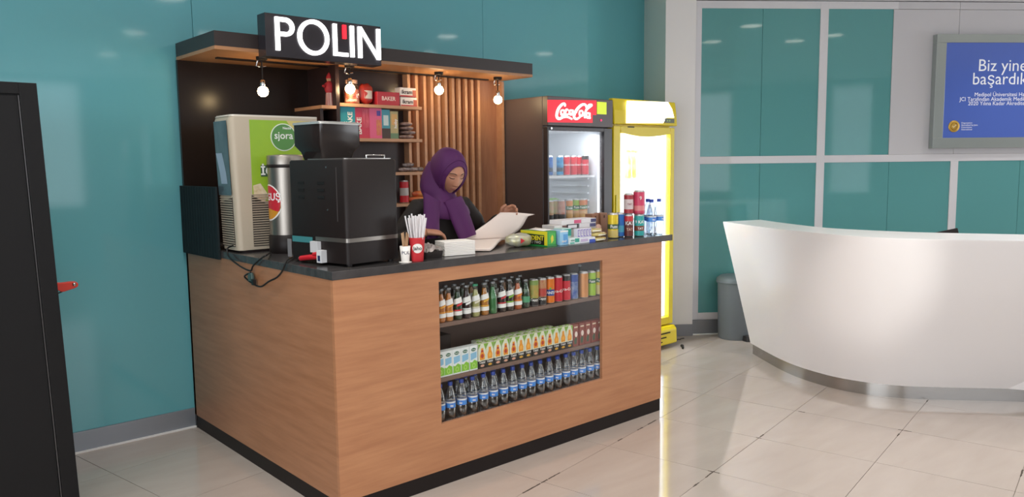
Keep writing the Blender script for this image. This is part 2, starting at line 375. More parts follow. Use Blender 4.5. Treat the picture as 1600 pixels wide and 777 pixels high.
# ================================================================== SERVICE COUNTER
LX, LY, HB, HT = 2.2531, 1.725, 1.0626, 1.10
ct = thing('service_counter', 'wooden L-shaped kiosk counter with charcoal stone top and glazed drinks display', 'counter', (0, 0, 0))
WX0, WX1, WZ0, WZ1 = .5553, 1.7084, .3068, .997; TH = .02; KZ = .0777
mb = MB(); xa, xb = .0, LX
for a, b, c, d in ((xa, WX0, KZ, HB), (WX1, xb, KZ, HB), (WX0, WX1, KZ, WZ0), (WX0, WX1, WZ1, HB)): mb.box((a, 0, c), (b, TH, d))
mb.build('front_panel', WOOD, ct)
B((0, TH, KZ), (TH, LY, HB)).build('side_panel', M('#b07c59', .38, noise=.9, nscale=3.2, stretch=(3, .7, 9), col2='#9f6c4a', name='beech_wood_side'), ct)
B((LX-TH, TH, KZ), (LX, .44, HB)).build('end_panel', WOOD, ct)
mb = MB(); mb.box((.003, .003, 0), (LX-.003, TH, KZ)).box((.003, TH, 0), (TH, LY, KZ)).box((LX-TH, TH, 0), (LX-.003, .44, KZ)); mb.build('kick_plate', BLACKP, ct)
o_ = .0031
MB().prism([(-o_, -o_), (LX+.104, -o_), (LX+.104, .44), (.6, .44), (.6, LY), (-o_, LY)], HB, HT).build('countertop', STONE, ct, bevel=.002)
INNER = M('#7d665c', .5, noise=.4, nscale=3, stretch=(1, 6, 6), col2='#725b51', name='display_lining')
DY = .36
CV0, CV1 = WX0-.07, WX1+.11
mb = MB(); mb.box((CV0-.017, DY, .26), (CV1+.017, DY+.02, HB)).box((CV0-.017, TH, .26), (CV0, DY, HB)).box((CV1, TH, .26), (CV1+.017, DY, HB)); mb.build('display_lining', INNER, ct)
ZS = (.279, .523, .79)
for z in ZS: B((CV0, TH+.004, z-.02), (CV1, DY, z)).build('display_shelf', INNER, ct, bevel=.001)
B((WX0, .006, WZ0), (WX1, .010, WZ1)).build('glass_pane', clear((.97, .97, .96), .012), ct)
mb = MB(); mb.box((.58, .42, KZ), (LX-TH, .44, HB-.01)).box((.58, .44, KZ), (.6, LY, HB-.01)); mb.build('inner_panel', M('#6d5647', .5), ct)
# dark upright screen board at the wall end of the counter
scr = thing('screen_board', 'dark ribbed board standing upright at the wall end of the counter', 'panel', (-.012, 1.45, 1.055))
mb = MB(); y0, y1 = 1.19, 1.722
MB().box((-.018, y0, 1.055), (-.006, y1, 1.444)).build('board', M('#222b2e', .6, spec=.12, name='dark_board'), scr, world=True, bevel=.001)
for k in range(13): y = y0+.03+k*.039; MB().box((-.0195, y, 1.06), (-.018, y+.012, 1.44)).build('rib', M('#1e2629', .6, spec=.12, name='dark_rib'), scr, world=True)

# ================================================================== KIOSK BACK WALL AND CANOPY
kb = thing('kiosk_back_wall', 'dark and slatted wooden kiosk back wall carrying shelves and canopy', 'wall unit', (1.1, 1.6, 0))
B((0.0, 1.70, 0), (.93, 1.724, 2.158)).build('dark_panel', M('#241b18', .25, noise=.4, nscale=2, stretch=(6, 6, 1), col2='#1f1714', spec=.25, name='glossy_dark_wood'), kb, world=True)
B((.93, 1.55, 0), (1.43, 1.724, 2.158)).build('dark_backing', DARKW, kb, world=True)
B((1.43, 1.55, 0), (2.285, 1.724, 2.158)).build('brown_backing', WOODB, kb, world=True)
for u in (639.6, 651.7, 664.4, 675.5, 686.4, 697.5, 708.7, 718.4, 728.8, 738.6, 748.5):
    x = aty(u, 165, 1.49).x; B((x-.011, 1.49, 0), (x+.011, 1.55, 2.155)).build('slat', WOODL, kb, world=True, bevel=.001, seg=1)
B((2.262, 1.485, 0), (2.285, 1.55, 2.155)).build('end_slat', WOODL, kb, world=True, bevel=.001)
SY = 1.35
for (ua, va, ub, vb) in ((531, 161, 659, 167), (531, 214.5, 660, 217.5), (531, 262, 661, 268.5), (531, 311, 657, 317)):
    p, q = aty(ua, va, SY), aty(ub, vb, SY); z = q.z
    B((p.x, SY, z-.02), (q.x, 1.49, z)).build('shelf', WOODL, kb, world=True, bevel=.001)
    if va == 161: SH = [z]; SX0 = p.x; SX1 = q.x
    else: SH.append(z)
B((SX0-.025, SY+.0, 1.0), (SX0, 1.70, 2.158)).build('upright', DARKW, kb, world=True)
pn = aty(502, 152, SY), aty(523, 165, SY)
B((pn[0].x, SY, pn[1].z-.02), (SX0-.025, 1.70, pn[1].z)).build('niche_shelf', WOODL, kb, world=True)
B((pn[0].x, SY+.02, 1.0), (pn[0].x+.02, 1.70, pn[1].z-.02)).build('upright', DARKW, kb, world=True)
CX0, CX1, CY0, CZ0, CZ1, CZ2 = .004, 2.2672, 1.1566, 2.1577, 2.1759, 2.2524
B((CX0, CY0, CZ1), (CX1, 1.724, CZ2)).build('canopy', M('#352b2a', .4, noise=.4, nscale=4, stretch=(1, 6, 6), col2='#2c2322', name='canopy_black'), kb, world=True, bevel=.001)
B((CX0, CY0, CZ0), (CX1, 1.724, CZ1)).build('canopy_soffit', M('#bd8a63', .4, noise=.6, nscale=3, stretch=(1, 7, 7), col2='#aa7850', name='soffit_wood'), kb, world=True)
B((.13, 1.44, CZ0-.008), (2.1, 1.475, CZ0)).build('light_track', BLK, kb, world=True)

# pendant bulbs under the canopy
bulb0 = None
for k, (u, v) in enumerate(((411, 143), (547, 139), (686, 141), (778, 156))):
    p = aty(u, v, 1.30); h = CZ0-p.z
    t = thing('pendant_bulb', 'glowing globe bulb under the canopy, %s' % ('leftmost, above the green dispenser', 'below the last letters of the sign', 'in front of the wooden slats', 'at the right end near the fridges')[k], 'light', (p.x, p.y, CZ0), 0, 'bulbs under the canopy')
    MB().lathe([(.022, -.02), (.03, -.016), (.03, 0)], 16).build('ceiling_cup', BLK, t)
    MB().tube([(0, 0, -.016), (0, 0, -h+.06)], .004, 6).build('stem', BLK, t)
    MB().lathe([(.012, -h+.024), (.015, -h+.035), (.014, -h+.06), (.006, -h+.066)], 14).build('socket', CHROME, t)
    MB().sphere((0, 0, -h), .03, 18, 12).build('globe', M((1, .72, .38), .5, emit=55, name='bulb_glow'), t)
    MB().tube([(-.02, .01, -.02), (-.03, .01, -.05), (0, .01, -.055), (.028, .01, -.048)], .004, 6).build('bracket', CHROME, t)

# lit sign on the canopy edge
sg = thing('shop_sign', 'black sign board with white lit capital letters on the canopy front', 'sign', (.6, 1.11, 2.13))
B((.24, 1.06, 2.13), (.953, 1.154, 2.356)).build('sign_board', M('#2d2a30', .16, name='sign_gloss'), sg, world=True, bevel=.002)
YF = 1.06
def letter(polys, mat=LETTERW, d=.014):
    mb = MB()
    for pl in polys: mb.prism(pl, YF, YF-d, axis='y')
    return mb.build('letter', mat, sg, world=True)
def ring(cx, cz, rx, rz, t, a0, a1, n):
    out = []
    for i in range(n):
        a, b = a0+(a1-a0)*i/n, a0+(a1-a0)*(i+1)/n
        out.append([(cx+rx*cos(a), cz+rz*sin(a)), (cx+rx*cos(b), cz+rz*sin(b)), (cx+(rx-t)*cos(b), cz+(rz-t)*sin(b)), (cx+(rx-t)*cos(a), cz+(rz-t)*sin(a))])
    return out
zb_, zt_ = 2.164, 2.339; st = .022
bowl = ring(.352, 2.29, .05, .049, st, -pi/2, pi/2, 14)
letter([[(.294, zb_), (.294+st, zb_), (.294+st, zt_), (.294, zt_)], [(.316, zt_-st), (.352, zt_-st), (.352, zt_), (.316, zt_)], [(.316, 2.241), (.352, 2.241), (.352, 2.241+st), (.316, 2.241+st)]]+bowl)
letter(ring(.516, 2.251, .094, .096, st, 0, 2*pi, 36))
letter([[(.637, zb_), (.637+st, zb_), (.637+st, zt_), (.637, zt_)], [(.659, zb_), (.728, zb_), (.728, zb_+.02), (.659, zb_+.02)]])
letter([[(.698, 2.262), (.719, 2.262), (.719, zt_), (.698, zt_)]], M('#ff2a3c', .5, emit=.9, name='lit_red'))
letter([[(.746, zb_), (.768, zb_), (.768, zt_), (.746, zt_)]])
letter([[(.797, zb_), (.819, zb_), (.819, zt_), (.797, zt_)], [(.921, zb_), (.943, zb_), (.943, zt_), (.921, zt_)], [(.819, zt_), (.943, zb_), (.921, zb_), (.797, zt_)]])

# ================================================================== DRINK KINDS
def can(name, label, cat, loc, body, h=.146, r=.0265, bands=(), text=None, tcol=WHITE, tsize=.02, tz=.07, face=-.6, group=None, texts=()):
    """bands: (z0, z1, material) colour zones round the can"""
    t = thing(name, label, cat, loc, 0, group)
    zs = sorted({.006, h-.01} | {b[0] for b in bands} | {b[1] for b in bands})
    mb = MB(); mb.lathe([(r*.8, 0), (r*.98, .004), (r, .006)], 20, caps=True, mat=ALU)
    for a, b in zip(zs[:-1], zs[1:]):
        mt = body
        for z0, z1, m_ in bands:
            if z0-1e-6 <= (a+b)/2 <= z1+1e-6: mt = m_
        mb.lathe([(r, a), (r, b)], 20, caps=False, mat=mt)
    mb.build('body', None, t)
    MB().lathe([(r, h-.01), (r*.84, h-.002), (r*.84, h), (r*.78, h), (r*.76, h-.004)], 20).build('lid', ALU, t)
    for (bd, sz, z, m_, kw) in ([(text, tsize, tz, tcol, {})] if text else [])+list(texts):
        lettering(bd, sz, m_, t, (0, 0, z), face, wrap=r+.0006, bold=.02, **kw)
    return t
def soda_bottle(label, loc, liquid, glass, lab, h=.163, r=.024, cap=None, blank=False, group=None, face=-.6):
    t = thing('soda_bottle', label, 'bottle', loc, 0, group)
    prof = [(r*.8, 0), (r, .005), (r, .03), (r*.93, .05), (r, .075), (r*.97, .085), (r*.6, .115), (r*.46, .135), (r*.44, h-.01), (r*.5, h-.008), (r*.5, h-.003)]
    MB().lathe(prof, 18).build('glass_body', clear(tuple(.5+.5*c for c in lin(glass)), .16), t)
    MB().lathe([(a*.9, z) for a, z in prof[:8]]+[(.0, .137)], 18).build('drink', M(liquid, .15, spec=.6), t)
    MB().lathe([(r*.55, h-.01), (r*.58, h-.006), (r*.5, h)], 16).build('cap', cap or M('#8f9194', .4, metal=.7), t)
    if not blank:
        def patch(z0, z1, r0, r1, a0, a1, m_, skew=0):
            rows = []
            for j in range(4):
                q = j/3; rr = r0+(r1-r0)*q
                rows.append([(rr*sin(face+a0+(a1-a0)*i/8), -rr*cos(face+a0+(a1-a0)*i/8), z0+(z1-z0)*q+skew*i/8) for i in range(9)])
            MB().grid(rows, flip=True).build('paper_label', m_, t)
        patch(.074, .1, r*1.06, r*.85, -1.1, 1.1, WHITE, .014)
        patch(.066, .076, r*1.06, r*1.06, -.2, 1.1, M(lab, .5), .012)
        patch(.022, .042, r*1.04, r*1.02, -1.1, 1.1, WHITE, .003)
        patch(.044, .05, r*1.0, r*.98, -1.1, 1.1, M(lab, .5), .002)
    return t
def water_bottle(h=.2, r=.027, tint=(.9, .92, .94)):
    t = thing('water_bottle', '', 'bottle')
    prof = [(r*.7, 0), (r*.98, .006), (r, .02), (r*.94, .028), (r, .036), (r, h*.37), (r*.97, h*.38), (r*.97, h*.54), (r, h*.55), (r*.98, h*.62), (r*.8, h*.75), (r*.5, h*.86), (r*.4, h*.89), (r*.4, h*.93)]
    MB().lathe(prof, 16).build('body', clear(tint, .3, .06), t)
    MB().lathe([(r*.985, h*.385), (r*.985, h*.5)], 16, caps=False).build('label_wrap', M('#2d66d0', .35, noise=.8, nscale=60, stretch=(1, 1, .6), col2='#5aa5ee'), t)
    MB().lathe([(r*.99, h*.5), (r*.99, h*.54)], 16, caps=False).build('label_edge', M('#dfe3ea', .4), t)
    MB().lathe([(r*.44, h*.91), (r*.46, h*.985), (r*.4, h)], 14).build('cap', BLUEC, t)
    lettering('su', h*.085, WHITE, t, (0, 0, h*.445), -.6, wrap=r*.99+.0008, bold=.03)
    return t
def carton(w, d, h, kind, accent=None):
    t = thing('drink_carton', '', 'carton')
    if kind == 'milk':
        B((-w/2, -d/2, 0), (w/2, d/2, h)).build('box', M('#e4ebec', .4), t, bevel=.001, seg=1)
        mb = MB(); y = -d/2-.0006
        mb.prism([(-w*.38, h*.42), (w*.38, h*.5), (w*.38, h*.74), (-w*.38, h*.7)], y, y+.0006, axis='y'); mb.build('blue_panel', M('#8cc0e0', .4), t)
        mb = MB(); mb.prism([(-w*.46, h*.06), (w*.46, h*.06), (w*.46, h*.34), (w*.1, h*.42), (-w*.2, h*.33), (-w*.46, h*.36)], y, y+.0006, axis='y'); mb.build('green_panel', M('#86c440', .4), t)
        mb = MB()
        for a in ring(0, h*.2, w*.2, h*.1, w*.07, 0, 2*pi, 12): mb.prism(a, y-.0004, y, axis='y')
        mb.build('apple_picture', M('#b9df78', .4), t)
        mb = MB(); mb.prism([(w*.3*cos(2*pi*i/14), h*.84+h*.07*sin(2*pi*i/14)) for i in range(14)], y, y+.0006, axis='y'); mb.build('oval_badge', M('#2b6a50', .4), t)
        lettering('Torku', w*.19, WHITE, t, (0, y-.0005, h*.84), bold=.02)
    elif kind == 'juice':
        mb = MB(); mb.box((-w/2, -d/2, 0), (w/2, d/2, h*.3), M('#22201d', .4)); mb.box((-w/2, -d/2, h*.3), (w/2, d/2, h), M('#dfe3cf', .4)); mb.build('box', None, t)
        y = -d/2-.0006
        mb = MB(); mb.prism([(-w/2, h*.78), (-w*.18, h*.99), (-w*.5, h*.99)], y, y+.0006, axis='y').prism([(w/2, h*.7), (w*.5, h*.99), (w*.2, h*.99)], y, y+.0006, axis='y'); mb.build('leaf_print', M('#7fb03a', .4), t)
        mb = MB(); mb.prism([(-w*.3, h*.34), (w*.3, h*.34), (w*.34, h*.52), (w*.16, h*.68), (w*.14, h*.82), (-w*.14, h*.82), (-w*.16, h*.68), (-w*.34, h*.52)], y-.0002, y, axis='y'); mb.build('bottle_picture', M('#e79a2c', .4), t)
        mb = MB(); mb.prism([(w*.2*cos(2*pi*i/12), h*.5+h*.09*sin(2*pi*i/12)) for i in range(12)], y-.0005, y, axis='y')
        if accent: mb.prism([(-w*.18, h*.66), (w*.18, h*.66), (w*.14, h*.74), (-w*.14, h*.74)], y-.0005, y, axis='y')
        mb.build('fruit_picture', M(accent or '#f0b04a', .4), t)
        lettering('Cappy', w*.3, WHITE, t, (0, y-.0006, h*.24), bold=.02)
        mb = MB(); mb.prism([(w*.26*cos(2*pi*i/12), h*.1+h*.05*sin(2*pi*i/12)) for i in range(12)], y-.0003, y, axis='y'); mb.build('badge', M('#d8a48c' if accent else '#d3a23c', .4), t)
        MB().box((-w*.2, -d*.2, h), (w*.2, d*.2, h+.004)).build('top_fold', M('#9db86a', .5), t)
    else:
        B((-w/2, -d/2, 0), (w/2, d/2, h)).build('box', M('#8a3f30', .4, noise=.5, nscale=30, col2='#7a3428'), t, bevel=.001, seg=1)
        y = -d/2-.0006; mb = MB(); mb.prism([(w*.24*cos(2*pi*i/12)+.002, h*.55+h*.13*sin(2*pi*i/12)) for i in range(12)], y, y+.0006, axis='y'); mb.build('flower_picture', M('#e8dcd2', .4), t)
        mb = MB(); mb.prism([(-w*.25, h*.1), (w*.1, h*.12), (w*.2, h*.36), (-w*.05, h*.42), (-w*.3, h*.3)], y, y+.0006, axis='y'); mb.build('leaf_picture', M('#355033', .4), t)
        mb = MB(); mb.prism([(-w*.3, h*.84), (w*.3, h*.84), (w*.3, h*.9), (-w*.3, h*.9)], y, y+.0006, axis='y'); mb.build('name_strip', M('#d9c8ae', .4), t)
    return t

# ---- top display shelf
YR = .05; z = ZS[2]+.0008
def px(u, v, y): return aty(u, v, y).x
G1 = 'bottles and cans on the top display shelf'
topb = [(689, '#d9832c', '#e8e4dc', '#e8a23a', None, 0, 'orange soda bottle half hidden at the left edge of the display window, top shelf'),
        (701, '#d98a3a', '#f0ece4', '#e8a23a', None, 0, 'orange soda bottle with white label, just right of the one cut by the window edge'),
        (715, '#2c5a34', '#5a8a68', '#d2323c', None, 0, 'dark green soda bottle with green and red label, top display shelf'),
        (729, '#4a1d28', '#6a4a50', '#f0f0f0', None, 0, 'dark purple soda bottle with white square labels left of the pale lemon bottle'),
        (743, '#c9c489', '#dfe4c4', '#e6e0cc', M('#3fa97f', .4), 0, 'pale lemon soda bottle with a green cap'),
        (757, '#c8862c', '#efe4d0', '#e8b43a', None, 0, 'amber soda bottle with white and gold label, beside the green capped lemon bottle'),
        (770, '#4f9a62', '#8cc49a', '#ffffff', None, 1, 'plain green glass bottle without a label, top display shelf'),
        (784, '#3c1f24', '#6a5658', '#c8323c', None, 0, 'dark cherry soda bottle with white and red label, right of the plain green bottle'),
        (796, '#3f342c', '#74706a', '#7fb63a', None, 0, 'dark soda bottle with white and lime label, top display shelf'),
        (809, '#d2733a', '#f0dcd0', '#ea8a2c', None, 0, 'deep orange soda bottle with white and orange label, left of the green mineral water')]
for u, liq, gl, lab, cap, blank, l in topb: soda_bottle(l, (px(u, 480, YR), YR, z), liq, gl, lab, cap=cap, blank=blank, group=G1)
t = soda_bottle('dark green mineral water bottle left of the juice cans', (px(821, 470, YR), YR, z), '#2c5a40', '#4f8a68', '#7fc49a', h=.15, blank=True, group=G1)
for z0, z1, c_ in ((.03, .062, '#4f9a72'), (.086, .1, '#7d9a74')): MB().lathe([(.0246 if z0 < .08 else .021, z0), (.0246 if z0 < .08 else .019, z1)], 18, caps=False).build('paper_label', M(c_, .4), t)
for k, u in enumerate((692.5, 706.5, 719.5, 733, 757, 770.5, 784, 796.5, 809)):
    y = YR+.075; soda_bottle('soda bottle in the second row, behind the %s soda bottle from the left' % ordn(k+1), (px(u+3, 470, y), y, z), ('#c87f34', '#3a2a26', '#3c5a3c')[k % 3], '#d8d4cc', '#d8b060', group='second row of soda bottles', blank=(k % 2 == 0))
COLA = M('#c41f32', .45); ORG = M('#e07a24', .3, metal=.2); BLKC = M('#1f1b1c', .35)
can('juice_can', 'peach juice can with green leaves and black base, right of the mineral water', 'can', (px(834, 460, YR), YR, z), M('#c99a52', .35, noise=.9, nscale=40, col2='#8a9a4a'), bands=((.006, .045, BLKC), (.115, .14, M('#7f9a52', .35))), text='Cappy', tsize=.018, tz=.036, group=G1)
can('juice_can', 'juice can with red tumbler picture and black base, left of the orange soda can', 'can', (px(846.5, 460, YR), YR, z), M('#c2a070', .35, noise=.9, nscale=40, col2='#b0624a'), bands=((.006, .045, BLKC), (.05, .09, M('#b5423a', .35))), text='Cappy', tsize=.018, tz=.036, group=G1)
t = can('soda_can', 'orange soda can with blue lettering on the top display shelf', 'can', (px(859, 458, YR), YR, z), ORG, group=G1)
MB().grid([[(.0268*sin(-.6+a), -.0268*cos(-.6+a), zz) for a in [-1+.25*i for i in range(9)]] for zz in (.044, .078)], flip=True).build('blue_patch', M('#23408f', .4), t)
lettering('FANTA', .021, WHITE, t, (0, 0, .06), -.6, wrap=.0276, bold=.03); MB().sphere((.0262*sin(-.6), -.0262*cos(-.6), .084), .009, 10, 6, sc=(1, .4, .7)).build('leaf_print', M('#5fb04a', .4), t)
can('soda_can', 'plain red cola can left of the black topped red cola can', 'can', (px(871.5, 457, YR), YR, z), COLA, text='Coca-Cola', tsize=.021, tz=.062, group=G1)
can('soda_can', 'red cola can with a black top band', 'can', (px(884, 455, YR), YR, z), COLA, bands=((.112, .14, BLKC),), text='Coca-Cola', tsize=.021, tz=.066, group=G1)
can('soda_can', 'blue and silver can right of the black topped cola can', 'can', (px(896, 452, YR), YR, z), M('#2d4f9e', .3, metal=.3, noise=.9, nscale=30, col2='#93a6c4'), bands=((.1, .14, M('#2c4d9c', .3, metal=.3)),), group=G1)
soda_bottle('dark slim bottle standing behind the blue and silver can', (px(906, 440, .12), .12, z), '#232528', '#4a5450', '#555555', h=.175, r=.018, blank=True, group=G1)
can('soda_can', 'plain copper orange can, tallest on the top display shelf', 'can', (px(911.5, 448, .042), .042, z), M('#c9803f', .3, metal=.4, noise=.4, nscale=10, stretch=(1, 1, .5), col2='#d9a070'), h=.15, r=.028, group=G1)
can('soda_can', 'lime green can right of the copper orange can', 'can', (px(924, 443, YR), YR, z), M('#9ac43a', .3, metal=.1), bands=((.075, .1, M('#2f6a34', .35)),), text='Fuze', tsize=.02, tz=.087, group=G1)
can('soda_can', 'yellow can with green band, rightmost on the top display shelf', 'can', (px(935.5, 441, YR), YR, z), M('#dcc23c', .3), bands=((.075, .1, M('#2f6a34', .35)), (.006, .06, M('#dcc88c', .35))), text='Fuze', tsize=.02, tz=.087, group=G1)
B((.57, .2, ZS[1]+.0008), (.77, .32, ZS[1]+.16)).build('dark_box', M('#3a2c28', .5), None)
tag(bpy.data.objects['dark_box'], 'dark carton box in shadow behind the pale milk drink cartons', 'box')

# ---- middle display shelf: cartons
z = ZS[1]+.0008; YC = .05
ca = carton(.0505, .04, .125, 'milk')
for k, u in enumerate((688, 700.6, 713.9, 727, 740.2)):
    place(ca, k == 0, (px(u, 565, YC-.02), YC, z), 0, 'white and green drink carton, %s from the left on the middle display shelf' % ordn(k), 'white cartons on the middle display shelf')
j1 = carton(.049, .04, .125, 'juice'); j2 = carton(.049, .04, .125, 'juice', '#b8402a'); first = {0: True, 1: True}
acc = (1, 0, 1, 1, 1, 0, 0, 1, 1, 1, 0, 0, 0)
for k, u in enumerate((753.3, 765.3, 777.8, 790.1, 802.5, 814.1, 825.5, 837.1, 847.8, 859, 869.5, 880, 890)):
    i = acc[k]; place((j1, j2)[i], first[i], (px(u, 545, YC-.02), YC, z), 0, 'black based orange juice carton, %s from the left of its row' % ordn(k), 'front row of juice cartons'); first[i] = False
for k in range(11):
    o = copy_tree(j1); o.location = (px(757+11*k, 545, YC-.02)+.02, YC+.05+random.uniform(0, .01), z+(.012 if k in (0, 3, 7) else 0)); o['label'] = 'juice carton in the second row, %s from the left, behind the black based cartons' % ordn(k); o['group'] = 'second row of juice cartons'
    if k in (0, 3, 7): o.location.z = z
cr = carton(.045, .04, .125, 'red')
for k, u in enumerate((899.8, 909.6, 918.9, 928.3, 937.2)):
    place(cr, k == 0, (px(u, 525, YC-.02), YC, z), 0, 'reddish brown drink carton with a white flower, %s of the five at the right end' % ordn(k), 'brown cartons on the middle display shelf')
# ---- bottom display shelf: water
wbt = water_bottle(.207, .0262); z = ZS[0]+.0008
us = (691, 704, 721.6, 738.6, 755.5, 770.8, 786.6, 801.4, 816.1, 829.9, 844.1, 857.7, 870.8, 884, 896.2, 908.7, 921.4, 932.7)
for k, u in enumerate(us):
    v = 640-(u-691)*.24; y = .055
    xx = px(u, v, y)-(.012 if k == 0 else 0)
    place(wbt, k == 0, (xx, y, z), random.uniform(-.3, .3), 'water bottle with blue label, %s from the left of the front row' % ordn(k), 'front row of water bottles')
for k in range(15):
    y = .113; o = copy_tree(wbt); o.location = (px(705+14.6*k, 600, y)+.035, y+(.004 if k % 2 else 0), z); o.rotation_euler = (0, 0, random.uniform(0, 6))
    o['label'] = 'water bottle in the second row, %s from the left, seen between front bottles' % ordn(k); o['group'] = 'second row of water bottles'

# ================================================================== GOODS ON THE KIOSK SHELVES
def pillow(mb, w, d, h, mat, n=14, m=8, seed=0, crinkle=.12):
    rnd = random.Random(seed); rings = []
    for j in range(m+1):
        t = -1+2*j/m; s = sqrt(max(0, 1-abs(t)**3.0)); ring_ = []
        for i in range(n):
            a = 2*pi*i/n; ca, sa = cos(a), sin(a)
            k = 1+rnd.uniform(-crinkle, crinkle)
            e = .7
            ring_.append((w/2*t*1.0, d/2*(abs(ca)**e)*(1 if ca > 0 else -1)*(.16+.84*s)*k, h/2+h/2*(abs(sa)**e)*(1 if sa > 0 else -1)*(.9 if j in (0, m) else (.16+.84*s)*k)*(.55 if j in (0, m) else 1)))
        rings.append(ring_)
    return mb.loft(rings, mat)
def bag(name, label, cat, loc, w, d, h, mat, rz=0, text=None, tcol=WHITE, ts=.03, seed=1, upright=False, patch=None, group=None):
    t = thing(name, label, cat, loc, rz, group)
    mb = MB(); pillow(mb, h if upright else w, d, w if upright else h, mat, seed=seed)
    if upright: mb.v = [Vector((p.z-w/2, p.y, p.x+h/2)) for p in mb.v]; mb.f = [f[::-1] for f in mb.f]
    zmin = min(p.z for p in mb.v); mb.v = [p-Vector((0, 0, zmin)) for p in mb.v]
    mb.build('wrapper', None, t)
    if patch: MB().grid([[(w*x, -d*.5*(1-.6*abs(x*2)**3)-.0015, h*zz) for x in (-.3, -.15, 0, .15, .3)] for zz in (.3, .5, .7)], flip=False).build('print_patch', patch, t)
    if text: lettering(text, ts, tcol, t, (0, -d*.53-.001, h*.5), bold=.02)
    return t
def carton_box(name, label, cat, loc, w, d, h, mat, rz=0, text=None, tcol=WHITE, ts=.03, tz=None, vertical=False, deco=(), group=None, tx=0):
    t = thing(name, label, cat, loc, rz, group); B((-w/2, -d/2, 0), (w/2, d/2, h)).build('box', mat, t, bevel=.001, seg=1)
    y = -d/2-.0008
    for (x0, x1, z0, z1, m_) in deco: MB().box((x0*w, y, z0*h), (x1*w, y+.0008, z1*h)).build('printed_panel', m_, t)
    if text: lettering(text, ts, tcol, t, (tx*w, y-.0006, h*.5 if tz is None else tz*h), roll=(-pi/2 if vertical else 0), bold=.025)
    return t
def shelfpos(u, k, y=1.41): return aty(u, 200, y).x, y, SH[k]+.0008
x, y, z = shelfpos(551, 0)
t = thing('sweet_jar', 'glass jar of red sweets on the top kiosk shelf, behind a bulb', 'jar', (x, y, z))
MB().lathe([(.045, 0), (.05, .004), (.05, .1), (.036, .12), (.036, .13)], 20).build('jar_glass', clear((.95, .95, .95), .2), t)
MB().lathe([(.046, .004), (.0465, .085), (.02, .1)], 18).build('sweets', M('#b53a34', .5, noise=.9, nscale=50, col2='#d98a6a'), t)
MB().lathe([(.039, .125), (.039, .146), (.036, .148)], 18).build('lid', M('#c9a79a', .3, metal=.3), t)
lettering('Lokum', .026, M('#f0d8c8', .5), t, (0, 0, .022), -.6, wrap=.0505, bold=.03)
bag('crisp_bag', 'red snack bag leaning on the top kiosk shelf beside the sweet jar', 'snack bag', (*shelfpos(573, 0)[:2], shelfpos(573, 0)[2]), .11, .05, .125, M('#b8302c', .3, noise=.6, nscale=18, col2='#8f2a24'), seed=3, patch=M('#c9c0b8', .4), rz=.2)
x, y, z = shelfpos(603, 0, 1.42)
carton_box('biscuit_box', 'long red biscuit box lying on the top kiosk shelf', 'box', (x, y, z), .17, .08, .085, M('#b02a3a', .45), text='BAKER', tcol=M('#e8d0c8', .5), ts=.035)
for k, (u, dz) in enumerate(((636, 0), (635, .062))):
    x, y, z = shelfpos(u, 0, 1.405)
    carton_box('biscuit_pack', ('lower' if k == 0 else 'upper')+' white and red biscuit pack with dark lettering, stacked at the shelf end', 'pack', (x, y, z+dz), .125, .06, .058, M('#e6e2e0', .4), text='ikram', tcol=M('#33191c', .5), ts=.036, tx=-.08, deco=((-.5, .5, 0, .16, M('#b02a34', .4)), (.28, .5, .16, .75, M('#b3553f', .5))), group='biscuit packs at the shelf end')
    o = None
B2 = [(541, .105, '#2f9aa8', 'teal wafer box standing on the second kiosk shelf, left end', 'BAKE', True, .195), (563.5, .105, '#c83a55', 'crimson biscuit box between the teal and the pink boxes', 'BAKE', True, .19), (584, .092, '#e0648c', 'pink biscuit box with yellow sticks on the second kiosk shelf', None, False, .19), (600, .062, '#4a98a8', 'slim teal and brown box right of the pink box', None, False, .185), (613, .06, '#b8a878', 'slim beige and green box, rightmost box of the second shelf', 'hoby', True, .175)]
for u, w_, c_, l, tx_, vert, h_ in B2:
    x, y, z = shelfpos(u, 1, 1.40)
    deco = {'#e0648c': ((.05, .45, .1, .62, M('#d9a04a', .5, noise=.9, nscale=60, stretch=(3, 1, .5), col2='#d0506a')), (.1, .4, .75, .92, M('#5a4a9a', .5))), '#4a98a8': ((-.5, .5, 0, .35, M('#4a3a34', .5)), (-.3, .3, .45, .8, M('#c8d8d8', .5))), '#b8a878': ((-.5, .5, 0, .2, M('#6a8a6a', .5)), (-.35, .35, .5, .9, M('#d8a868', .5))), '#c83a55': ((.0, .45, .35, .95, M('#d8687a', .5, noise=.9, nscale=40, stretch=(2, 1, .3), col2='#b8304a')),), '#2f9aa8': ((-.45, .2, .02, .12, M('#c8583a', .5)),)}[c_]
    carton_box('biscuit_carton', l, 'box', (x, y, z), w_, .05, h_, M(c_, .45), text=tx_, ts=.045 if w_ > .1 else .03, vertical=vert, tz=.4 if c_ == '#c83a55' else .55, tx=-.22 if c_ == '#c83a55' else .15, deco=deco)
for k, (u, dz, c_) in enumerate(((633, 0, '#5a423c'), (637, .028, '#4a2f2a'), (635, .056, '#5f3f38'), (634, .084, '#6a4a44'))):
    x, y, z = shelfpos(u, 1, 1.40); bag('chocolate_bar', 'brown wrapped chocolate bar, %s in its pile on the second shelf' % ('lowest', 'second from the bottom', 'third from the bottom', 'topmost')[k], 'chocolate bar', (x, y, z+dz), .125-.012*k, .07, .026, M(c_, .3, noise=.7, nscale=30, col2='#a08a84'), seed=k+5, group='pile of chocolate bars')
